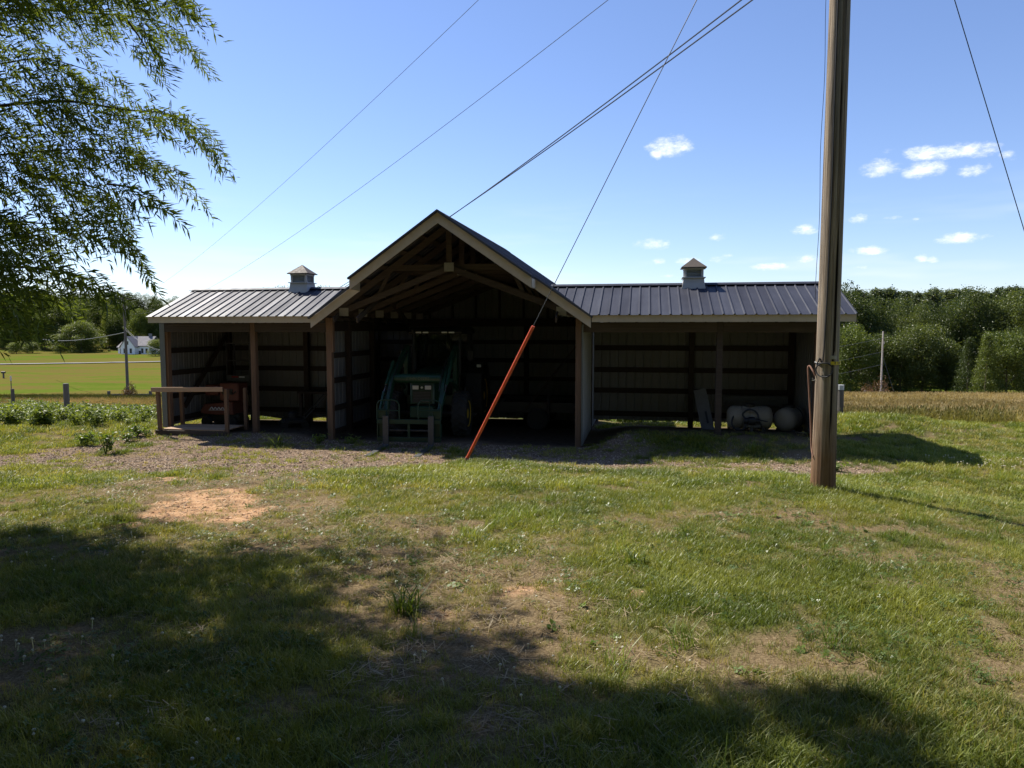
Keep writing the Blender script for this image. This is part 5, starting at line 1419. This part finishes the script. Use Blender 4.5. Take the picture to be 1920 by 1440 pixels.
# meadows of tall straw grass
PN, TN, SN = [], [], []
for (x0, x1, y0, y1, dens, s) in ((10, 32, 18, 30, 26, .75), (12, 52, 30, 50, 12, .8), (20, 82, 50, 99, 4.0, .9), (-34, -7, 26, 40, 11, .7), (-52, -9, 40, 60, 6, .8)):
    n = int((x1 - x0)*(y1 - y0)*dens); x, y = rand_pts(n, x0, x1, y0, y1); mr_, ml__ = meadow(x, y)
    k = (np.abs(x) < .80*y + 3) & (np.abs(x) > .30*y) & (rng.uniform(0, 1, n) < np.maximum(mr_, ml__)); x, y = x[k], y[k]
    q = np.clip(fbm(x*.25, y*.25, 3, 601)*1.6 - .45 + rng.normal(0, .18, len(x)), 0, 1)
    edge = np.where(x > 0, 1 - sstep(0, 3.5, y - (19.6 + np.interp(x, [10, 13, 17, 40], [3.2, 1.6, 0, -4]))), 0)
    t = lerp((.26, .215, .08), (.56, .46, .25), q); t = t*(1 - .7*edge[:, None]) + np.array([[.16, .18, .045]])*.7*edge[:, None]
    PN.append(lift(x, y, -.03)); TN.append(t); SN.append(s*rng.uniform(.65, 1.15, len(x))*np.where(x < 0, .85, 1.0))
scatter('meadow_grass', 'meadow_grass', np.concatenate(PN), np.concatenate(TN), np.concatenate(SN), 'tall straw coloured meadow grass on both sides behind the barn', 'grass', tilt=.10)
# green field grass further left
x, y = rand_pts(9000, -75, -12, 54, 100); k = (np.abs(x) < .8*y + 2) & (np.abs(x) > .42*y); x, y = x[k], y[k]
q = fbm(x*.08, y*.25, 3, 611)
scatter('field_grass', 'meadow_grass', lift(x, y, -.05), lerp((.10, .13, .018), (.185, .15, .045), np.clip(q*2.2 - .65, 0, 1)), rng.uniform(.5, .9, len(x)), 'yellow green field grass beyond the brown band at the left', 'grass', tilt=.2)

# ------------------------------------------------------------------ broad-leaved weeds
def leaf_cloud(C, n_per, spread, size, r, aspect=.55, up=.5):
    """n_per leaves round each centre; returns vertices / quads"""
    C = np.repeat(np.asarray(C, float), n_per, 0); n = len(C)
    P = C + r.normal(0, 1, (n, 3))*np.asarray(spread)
    nr = r.normal(0, 1, (n, 3)); nr[:, 2] = np.abs(nr[:, 2]) + up; nr /= np.linalg.norm(nr, axis=1, keepdims=True)
    t = np.cross(nr, r.normal(0, 1, (n, 3))); t /= np.linalg.norm(t, axis=1, keepdims=True); b = np.cross(nr, t)
    s = (size*r.uniform(.6, 1.35, n))[:, None]
    V = np.stack([P - t*s*.5, P + b*s*aspect*.5 + nr*s*.06, P + t*s*.5, P - b*s*aspect*.5 + nr*s*.06], 1).reshape(-1, 3)
    return V, np.arange(4*n).reshape(-1, 4)
def weed_mesh(seed, h, nst, rad, leaf):
    r = np.random.default_rng(seed); C = []; m = M()
    for i in range(nst):
        a = r.uniform(0, 6.28); tip = np.array([np.cos(a)*rad*r.uniform(.2, 1), np.sin(a)*rad*r.uniform(.2, 1), h*r.uniform(.65, 1)])
        m.tube([(0, 0, -.03), tuple(tip*.5 + (0, 0, h*.08)), tuple(tip)], [.008, .006, .003], 5)
        for k in range(7): C.append(tip*(.35 + .65*k/6))
    return m, leaf_cloud(C, 5, (leaf*.8, leaf*.8, leaf*.5), leaf, r, .6, .8)
def weed(px, py, h, nst, rad, leaf, label, seed):
    g = on_ground(px, py); t = thing('weed_plant', g, 0, label, 'weed', 'leafy weeds on the gravel edge')
    m, (V, F) = weed_mesh(seed, h, nst, rad, leaf)
    obj('stem', m, 'weedleaf', t); o = bpy.data.objects.new('foliage', np_mesh('weed_foliage', V, F, MAT['weedleaf'])); col.objects.link(o); o.parent = t
weed(198, 851, .52, 6, .20, .085, 'bright young sapling weed standing alone on the gravel at left', 11)
weed(160, 836, .36, 7, .24, .085, 'dark leafy weed just behind the young sapling', 12)
weed(236, 829, .26, 5, .2, .075, 'small leafy weed between sapling and wooden stand', 13)
weed(256, 819, .30, 5, .13, .08, 'dark upright weed near the wooden stand', 14)
weed(281, 818, .16, 5, .25, .07, 'low pale weed at the corner of the wooden stand', 15)
weed(597, 832, .22, 6, .2, .06, 'low green weed in front of the main barn post', 16)
weed(1568, 884, .18, 5, .14, .06, 'small bright weed at the foot of the utility pole', 17)
weed(660, 832, .2, 6, .24, .05, 'low weed patch between main post and the pallet forks', 18)
def clump(px, py, h, label, seed, n=34):
    g = on_ground(px, py); V, F = tuft(seed, n, h*.5, h, .09, .011, 1.1, .4)
    o = bpy.data.objects.new('grass_tuft', np_mesh('grass_tuft', V, F, MAT['tuft'])); col.objects.link(o); o.location = g
    tag(o, label, 'grass tuft', 'single grass tufts')
MAT['tuft'] = leaf_mat('tuft_blades', (.09, .14, .026), (.20, .24, .05), .42, 'OBJECT', .06)
clump(524, 838, .50, 'slender grass tuft in front of the short wing opening', 31)
clump(1411, 851, .48, 'arching bright grass tuft in front of the tanks', 32, 26)
clump(760, 1150, .24, 'dark grass tuft between bare soil and the tree shade', 33, 60)
clump(1190, 1060, .16, 'grass tuft at the lawn edge right of centre', 34, 50)

make_set('thicket', [(lambda a: a[1])(weed_mesh(700 + i, .75, 6, .34, .13)) for i in range(4)], MAT['grass'])
TH = gpoly([(-80, 800), (0, 803), (150, 803), (290, 800), (292, 778), (180, 770), (90, 768), (40, 762), (-80, 760)])
x, y = rand_pts(5600, min(p[0] for p in TH), max(p[0] for p in TH), min(p[1] for p in TH), max(p[1] for p in TH))
k = poly_sd(x, y, TH) + (fbm(x, y, 3, 71) - .5)*1.2 < -.1; x, y = x[k], y[k]
scatter('weed_thicket', 'thicket', lift(x, y, -.02), lerp((.075, .12, .025), (.22, .27, .065), np.clip(fbm(x*.9, y*.9, 3, 72)*1.5 - .25 + rng.normal(0, .15, len(x)), 0, 1)), rng.uniform(.42, .85, len(x))*(.6 + .65*fbm(x*.7, y*.7, 2, 73)), 'dense band of broad leaved weeds left of the barn', 'weeds')
# weeds behind the sheds, seen through the gap under the sheets
x, y = rand_pts(900, -9, 13, 20, 32); bu_, bv_ = to_barn(x, y); k = (bv_ > 3.8) & ~inside_shed(x, y, .5) & (y < 30) & (x < 8.0); x, y = x[k], y[k]
scatter('weeds_behind', 'thicket', lift(x, y, -.02), lerp((.06, .10, .018), (.16, .20, .045), rng.uniform(0, 1, len(x))), rng.uniform(.35, .7, len(x)), 'sunlit weeds behind the barn seen under the wall', 'weeds')

# ------------------------------------------------------------------ trees
def crown_points(r, kind):
    """clump centres of a crown, unit height, base at 0"""
    C = []
    if kind == 'broad':
        lobes = [(r.uniform(-.22, .22), r.uniform(-.22, .22), r.uniform(.35, .80), r.uniform(.16, .24)) for _ in range(5)] + [(r.uniform(-.30, .30), r.uniform(-.30, .30), r.uniform(.15, .92), r.uniform(.08, .14)) for _ in range(16)] + [(0, 0, .62, .24), (r.uniform(-.05, .05), r.uniform(-.05, .05), .86, .13), (r.uniform(-.2, .2), r.uniform(-.2, .2), .22, .2), (r.uniform(-.2, .2), r.uniform(-.2, .2), .15, .18)]
        for (x, y, z, q) in lobes:
            for _ in range(int(300*(q/.2)**2)):
                d = r.normal(0, 1, 3); d /= np.linalg.norm(d); s = q*r.uniform(.72, 1.0)*(1 + .16*np.sin(d[0]*9 + x*40)*np.sin(d[1]*8 + z*30))
                p = np.array([x, y, z]) + d*s*np.array([1, 1, .85])
                if p[2] > .02: C.append(p)
    elif kind == 'pine':
        for _ in range(1500):
            z = r.uniform(.32, 1.0); q = .17*(1.03 - z)**.6 * (.6 + .4*abs(np.sin(z*26))); a = r.uniform(0, 6.28); k = q*np.sqrt(r.uniform(.2, 1))
            C.append(np.array([np.cos(a)*k, np.sin(a)*k, z - k*.15]))
    else:   # cedar, feathered to the ground
        for _ in range(2400):
            z = r.uniform(.02, 1.0); q = .30*(1.02 - z)**.75 * (.65 + .35*abs(np.sin(z*21 + 1))); a = r.uniform(0, 6.28); k = q*np.sqrt(r.uniform(.25, 1))
            C.append(np.array([np.cos(a)*k, np.sin(a)*k*1.0, z - k*.2 + .05]))
    return np.array(C)
tree_protos = {}
ORD = 'first second third fourth fifth sixth seventh eighth ninth tenth eleventh twelfth thirteenth fourteenth fifteenth sixteenth seventeenth eighteenth nineteenth twentieth'.split()
def nth(k): return ORD[k] if k < 20 else ('twenty-' + ORD[k - 20] if k < 29 else ('thirtieth' if k == 29 else 'thirty-' + ORD[k - 30]))
def make_tree_proto(key, seed, kind, mat, leaf):
    r = np.random.default_rng(seed); C = crown_points(r, kind)
    V, F = leaf_cloud(C, 5, (.027, .027, .023), leaf*.56, r, .7, .25)
    cm = np_mesh('crown_' + key, V, F, MAT[mat])
    m = M(); top = .7 if kind == 'broad' else .95
    m.tube([(0, 0, -.04), (.004, 0, .2), (-.006, .004, .45), (0, 0, top)], [.020, .016, .011, .003], 8)
    if kind == 'broad':
        for i in range(6):
            a = i*1.05 + r.uniform(0, .5); z = .2 + .07*i
            m.tube([(0, 0, z), (math.cos(a)*.10, math.sin(a)*.10, z + .10), (math.cos(a)*.2, math.sin(a)*.2, z + .2)], [.009, .006, .002], 6)
    tm = bpy.data.meshes.new('trunk_' + key); tm.from_pydata(m.v, [], m.f); tm.materials.append(MAT['bark'])
    tree_protos[key] = (tm, cm)
for i in range(5): make_tree_proto('broad%d' % i, 900 + i, 'broad', 'woodleaf', .036)
for i in range(3): make_tree_proto('bright%d' % i, 930 + i, 'broad', 'woodleaf2', .036)
for i in range(3): make_tree_proto('pine%d' % i, 950 + i, 'pine', 'pineleaf', .040)
make_tree_proto('cedar0', 970, 'cedar', 'woodleaf', .030); make_tree_proto('cedar1', 971, 'cedar', 'woodleaf2', .030)
def tree(key, px, Y, top_py, label, group, width=1.0, name='tree', base=None):
    rv = ray(px, top_py); x = rv.x*Y/rv.y; zt_ = CAM_Z + rv.z*Y/rv.y; z0 = tz(x, Y) if base is None else base
    h = max(zt_ - z0, 1.0)/1.0
    t = thing(name, (x, Y, z0 - .05), random.uniform(0, 6.28), label, 'tree', group)
    tm, cm = tree_protos[key]
    for (nm, mm) in (('trunk', tm), ('crown', cm)):
        o = bpy.data.objects.new(nm, mm); col.objects.link(o); o.parent = t; o.scale = (h*width, h*width, h)
    return t
# woods on the right
g1, g2_, g3 = 'broadleaf trees of the right woods', 'pines on the ridge of the right woods', 'front row of the right woods'
for i in range(30):
    px = 1550 + i*15 + random.uniform(-7, 7)
    tree('pine%d' % (i % 3), px, 175 + random.uniform(-12, 35), random.uniform(541, 555) + (5 if i < 6 else 0), nth(i) + ' dark pine from the left in the ridge row of the right woods', g2_, random.uniform(1.3, 1.9), 'pine_tree')
R_BROAD = sorted([(1588, 122, 536, .74), (1612, 130, 552, .72), (1640, 121, 549, .66), (1668, 128, 570, .76), (1690, 134, 556, .72), (1715, 126, 572, .66), (1742, 131, 561, .7), (1768, 125, 580, .62), (1795, 131, 558, .75), (1826, 124, 535, .70), (1862, 130, 556, .6), (1885, 122, 548, .66), (1912, 128, 536, .7), (1950, 118, 535, .7), (1995, 115, 540, .8), (1562, 118, 556, .62), (1535, 122, 566, .62)])
for i, (px, Y, top, w) in enumerate(R_BROAD):
    tree('broad%d' % (i % 5), px, Y, top, nth(i) + ' tall broadleaf tree from the left in the right woods', g1, w, 'broadleaf_tree')
R_FRONT = [(1598, 108, 604, 1.0, 'bright0', 'lower leafy tree behind the pale distant pole'), (1650, 110, 622, 1.0, 'broad1', 'dark low tree right behind the brown bush'), (1692, 109, 610, 1.0, 'broad2', 'rounded grey green tree in the front of the right woods'),
           (1735, 110, 602, 1.0, 'broad4', 'wide tree with layered boughs in the front of the right woods'), (1778, 110, 640, 1.0, 'broad3', 'low dark tree beside the cedar'), (1818, 101, 640, .95, 'cedar0', 'dark feathery cedar at the field edge'),
           (1852, 98, 634, .95, 'cedar1', 'bright yellow green tree at the field edge'), (1892, 99, 616, .85, 'bright1', 'leafy tree at the right picture edge near the field'), (1940, 100, 612, .9, 'broad0', 'tree just past the right picture edge')]
for (px, Y, top, w, key, lab) in R_FRONT: tree(key, px, Y, top, lab, None, w, 'woodland_tree')
# woods on the left, on the slope behind the house
for i in range(22):
    px = -60 + i*22 + random.uniform(-6, 6)
    top = np.interp(px, [-60, 60, 130, 200, 215, 250, 285, 330, 420], [536, 540, 545, 549, 541, 545, 554, 553, 562]) + random.uniform(-3, 4)
    tree('broad%d' % (i % 5), px, 330 + random.uniform(-12, 20), top, nth(i) + ' tree from the left in the back row of the left wooded hill', 'back row of the left woods', random.uniform(.62, .8), 'hill_tree')
for i in range(20):
    px = -50 + i*21 + random.uniform(-8, 8)
    top = 574 + 18*math.sin(i*2.1) + random.uniform(-5, 6)
    tree(('broad%d' % (i % 5)) if i % 3 else ('bright%d' % (i % 2)), px, 290 + random.uniform(-8, 10), top, nth(i) + ' tree from the left in the front row of the left wooded hill', 'front row of the left woods', random.uniform(.7, .95), 'hill_tree')
for j, (px, top) in enumerate(((30, 640), (60, 640), (112, 628), (150, 600), (172, 655), (190, 655), (205, 656))):
    tree(('bright%d' % (j % 3)), px, 262 + j*2, top, nth(j) + ' shrub from the left along the far road bank', 'shrubs by the far road', 1.7, 'bank_shrub')
tree('bright2', 290, 243, 636, 'rounded shrub in front of the white farmhouse', None, 1.3, 'yard_shrub')
# scattered trees beyond the roof line
for j, (px, top) in enumerate(((500, 537), (536, 536), (560, 540), (600, 534))):
    tree('broad%d' % (j % 5), px, 300, top, nth(j) + ' treetop from the left showing over the short wing roof', 'far wood behind the barn', 1.1, 'distant_tree')
# brown bush at the far pole, rusty scrub at the left pole
def bush(px, py, Y, h, w, mat, label, seed):
    rv = ray(px, py); x = rv.x*Y/rv.y; r = np.random.default_rng(seed)
    t = thing('dead_bush', (x, Y, tz(x, Y)), 0, label, 'bush')
    C = []
    for _ in range(420):
        d = r.normal(0, 1, 3); d /= np.linalg.norm(d); d[2] = abs(d[2]); q = r.uniform(.45, 1)**.5
        C.append((d[0]*w*q, d[1]*w*q, d[2]*h*q*(.8 + .3*math.sin(d[0]*5))))
    V, F = leaf_cloud(C, 4, (.1, .1, .1), .16, r, .35, .1)
    o = bpy.data.objects.new('foliage', np_mesh('bush_foliage', V, F, MAT[mat])); col.objects.link(o); o.parent = t
    m = M()
    for i in range(9): a = i*.7; m.tube([(0, 0, -.1), (math.cos(a)*w*.6, math.sin(a)*w*.6, h*.75)], [.04, .01], 5)
    obj('stem', m, 'bark', t)
bush(1644, 745, 88.0, 3.0, 2.1, 'brownbush', 'brown dead bush round the foot of the pale distant pole', 81)
bush(243, 735, 78.0, 1.9, .8, 'brownbush', 'rusty brown scrub at the foot of the distant field pole', 82)

# ------------------------------------------------------------------ the big tree at the side, hanging into the picture
SL = Vector((SUN_DIR.x/SUN_DIR.z, SUN_DIR.y/SUN_DIR.z, 1.0))       # towards the sun, per metre of height
def to_px(P):
    d = P - np.array([[0, 0, CAM_Z]]); Fv = np.array([0, math.cos(PITCH), -math.sin(PITCH)]); Uv = np.array([0, math.sin(PITCH), math.cos(PITCH)])
    w = d @ Fv; w = np.where(np.abs(w) < 1e-3, 1e-3, w)
    return 960 + FPX*d[:, 0]/w, 720 - FPX*(d @ Uv)/w, w
# boughs given by where they are seen: (points, half width at each point)
BOUGHS = [([(-120, 40), (60, 20), (180, 25), (270, 35), (330, 55), (362, 105)], [70, 55, 45, 40, 30, 10]),
          ([(-100, 10), (150, -20), (300, -15), (370, 10)], [40, 30, 26, 14]), ([(240, 40), (268, 80), (282, 108)], [24, 16, 8]),
          ([(-120, 215), (30, 195), (130, 190), (230, 205), (320, 215), (372, 245), (402, 285)], [75, 70, 50, 38, 28, 20, 8]),
          ([(0, 120), (80, 110), (160, 130), (205, 150)], [50, 40, 26, 10]),
          ([(-100, 300), (60, 285), (170, 280), (240, 290), (300, 310), (345, 352)], [80, 60, 42, 26, 20, 8]),
          ([(60, 330), (150, 345), (205, 365), (232, 425)], [60, 36, 18, 8]),
          ([(200, 345), (250, 352), (285, 370)], [16, 10, 6]),
          ([(-120, 430), (0, 415), (100, 420), (180, 415), (225, 440), (268, 500)], [80, 70, 50, 28, 16, 7]),
          ([(-100, 510), (0, 500), (90, 505), (150, 520), (200, 545)], [60, 45, 28, 15, 7]), ([(-100, 590), (-20, 575), (40, 580)], [40, 30, 12]),
          ([(-60, 560), (60, 545), (120, 560), (170, 545)], [34, 26, 18, 8])]
vis, vdir = [], []
tree_r = np.random.default_rng(5)
branch_m = []
for bi, (pts, wd) in enumerate(BOUGHS):
    dep0 = 7.2 + 1.9*tree_r.uniform(-1, 1)
    P3 = []
    for j, (px, py) in enumerate(pts):
        r_ = ray(px, py); dep = dep0 + .12*j; P3.append(Vector((0, 0, CAM_Z)) + r_*dep)
    branch_m.append((smooth_path(P3, 5), np.interp(np.linspace(0, 1, (len(P3)-1)*5 + 1), [0, 1], [.010 if bi % 3 else .017, .0022])))
    for j in range(len(pts) - 1):
        (xa, ya), (xb, yb) = pts[j], pts[j+1]; L = math.hypot(xb - xa, yb - ya); wm = (wd[j] + wd[j+1])/2
        n = int(L*wm/112) + 2
        t = tree_r.uniform(0, 1, n); w = wd[j] + (wd[j+1] - wd[j])*t
        gx, gy = xa + (xb - xa)*t + tree_r.normal(0, .55, n)*w, ya + (yb - ya)*t + tree_r.normal(0, .55, n)*w
        for a, b in zip(gx, gy):
            dd = dep0 + tree_r.normal(0, .55) + .12*j
            vis.append(tuple(Vector((0, 0, CAM_Z)) + ray(a, b)*dd))
            out = Vector((xb - xa, 0, -(yb - ya)*.6)).normalized()
            vdir.append((out.x*.7, tree_r.normal(0, .4), out.z*.6 - .22))
vis, vdir = np.array(vis), np.array(vdir)
def on_g(px, py): q = on_ground(px, py); return (q.x, q.y)
SH = [on_g(*p) for p in ((-420, 985), (-150, 972), (0, 985), (150, 1000), (240, 985), (335, 985), (300, 1050), (430, 1108), (550, 1120), (660, 1140), (740, 1185), (950, 1195), (1130, 1218), (1300, 1265), (1400, 1300), (1490, 1300), (1560, 1360), (1690, 1440), (1750, 1540))] + [(1.9, 1.2), (1.8, -1.5), (-13, -1.5), (-13, 7)]
n = 90000
gx, gy = tree_r.uniform(-13, 3, n), tree_r.uniform(-1.5, 8, n)
sd = poly_sd(gx, gy, SH) + (fbm(gx*1.6, gy*1.6, 3, 801) - .5)*1.0
keep = (sd < -.05) & (tree_r.uniform(0, 1, n) < .30 + .70*sstep(-.05, -1.0, sd)) & (fbm(gx*2.2 + 7, gy*2.2, 3, 811) > .40 - .22*sstep(-.2, -1.6, sd))
gx, gy = gx[keep], gy[keep]; hh = tree_r.uniform(4.5, 11.5, len(gx))
Pc = np.stack([gx + SL.x*hh, gy + SL.y*hh, terrain(gx, gy) + hh], -1)
qx, qy, qw = to_px(Pc)
off = (qw < .3) | (qy < -150) | (qx < -70)
cx_, cy_ = -7.2, 7.6
near = ((Pc[:, 0] - cx_)/9.5)**2 + ((Pc[:, 1] - cy_)/8.5)**2 + ((Pc[:, 2] - 8.0)/6.0)**2 < 1
print('CROWN', int((off & near).sum()))
Pc = Pc[off & near][:15000]
# the boughs at the lower left stand in a sunny gap of the crown
L_s = np.array(SUN_DIR); e1 = np.cross(L_s, [0, 0, 1.0]); e1 /= np.linalg.norm(e1); e2 = np.cross(L_s, e1)
vx, vy, _w = to_px(vis); sunny = vis[(vy > 330) & (vy < 480) & (vx > 0) & (vx < 240)]
a_ = np.stack([Pc @ e1, Pc @ e2], -1); b_ = np.stack([sunny @ e1, sunny @ e2], -1)
dmin = np.full(len(Pc), 9.0)
for q in range(0, len(b_), 6): dmin = np.minimum(dmin, np.hypot(a_[:, 0] - b_[q, 0], a_[:, 1] - b_[q, 1]))
Pc = Pc[(dmin > .16) | (tree_r.uniform(0, 1, len(Pc)) < .2)]
cd = Pc - np.array([[cx_, cy_, 6.0]]); cd /= np.linalg.norm(cd, axis=1, keepdims=True); cd[:, 2] -= .5
def twigs(P, Dv, nl, length, leaf, width, r):
    n = len(P); Dv = Dv/np.linalg.norm(Dv, axis=1, keepdims=True)
    L = length*r.uniform(.6, 1.3, n)
    t = np.tile(np.linspace(.05, 1, nl), (n, 1)) + r.normal(0, .03, (n, nl))
    ax = Dv[:, None, :]
    pos = P[:, None, :] + ax*(t*L[:, None])[..., None]; pos[..., 2] -= (t**2)*L[:, None]*.35
    rnd = r.normal(0, 1, (n, nl, 3)); rnd -= ax*np.sum(rnd*ax, -1, keepdims=True); rnd /= np.linalg.norm(rnd, axis=-1, keepdims=True)
    ld = ax*.65 + rnd*.85; ld[..., 2] -= .12; ld /= np.linalg.norm(ld, axis=-1, keepdims=True)
    nv = np.cross(ld, r.normal(0, 1, (n, nl, 3))); nv /= np.linalg.norm(nv, axis=-1, keepdims=True); sv = np.cross(nv, ld)
    s = leaf*r.uniform(.65, 1.25, (n, nl, 1)); w = width*r.uniform(.8, 1.2, (n, nl, 1))
    droop = np.zeros_like(ld); droop[..., 2] = -s[..., 0]*.12
    V = np.stack([pos, pos + ld*s*.45 + sv*w*.5, pos + ld*s + droop, pos + ld*s*.45 - sv*w*.5], 2).reshape(-1, 3)
    return V, np.arange(len(V)).reshape(-1, 4)
Va, Fa = twigs(vis, vdir, 19, .28, .100, .0150, tree_r)
Vb, Fb = twigs(Pc, cd, 18, .45, .17, .045, tree_r)
TX, TY = -10.2, 8.6
st_ = thing('shade_tree', (TX, TY, tz(TX, TY)), 0, 'large narrow leaved tree overhanging from the left edge', 'tree')
org = np.array([TX, TY, tz(TX, TY)])
cm = np_mesh('shade_tree_crown', np.concatenate([Va, Vb]) - org, np.concatenate([Fa, Fb + len(Va)]), MAT['treeleaf'])
co = bpy.data.objects.new('crown', cm); col.objects.link(co); co.parent = st_
obj('trunk', M().tube([(0, 0, -.3), (.02, 0, .5), (.1, -.05, 2.5), (.25, -.1, 5.0), (.5, -.2, 8.0), (.8, -.4, 11.0)], [.42, .34, .29, .24, .15, .04], 16), 'bark', st_, smooth=True)
for (pts, rad) in branch_m:
    obj('branch', M().tube([p - st_.location for p in pts], list(rad), 6), 'bark', st_)
for i in range(10):
    a = i*.63 + .2; z = 3.6 + .65*i; r0 = Vector((.12 + .06*i, -.05*i*.5, z)); tip = Vector((1.6 + math.cos(a)*3.2, -.6 + math.sin(a)*3.2, z + 2.4))
    if i in (1, 2, 3): tip = Vector((2.0, -2.6 + i*.6, z + 2.8))
    obj('limb', M().tube(smooth_path([r0, r0 + (tip - r0)*.45 + Vector((0, 0, .9)), tip], 5), [.085 - .0078*k for k in range(11)], 8), 'bark', st_)

# unseen trees added behind the camera to cut the sky light
for k_, (x, y, h, w) in enumerate(((-16, -6, 17, .95), (-10, -9, 19, .95), (-3.5, -9.5, 19, .95), (3.5, -9, 19, .95), (10, -8, 18, .95), (16.5, -4, 17, .95), (-21, 1, 16, .95))):
    t = thing('sky_block_tree', (x, y, tz(x, y) - .05), k_*1.1, nth(k_) + ' unseen tree in the row added behind the camera to block sky light', 'tree', 'sky blocking trees added behind the camera')
    tm, cm_ = tree_protos['broad%d' % (k_ % 5)]
    for (nm, mm) in (('trunk', tm), ('crown', cm_)):
        o = bpy.data.objects.new(nm, mm); col.objects.link(o); o.parent = t; o.scale = (h*w, h*w, h)
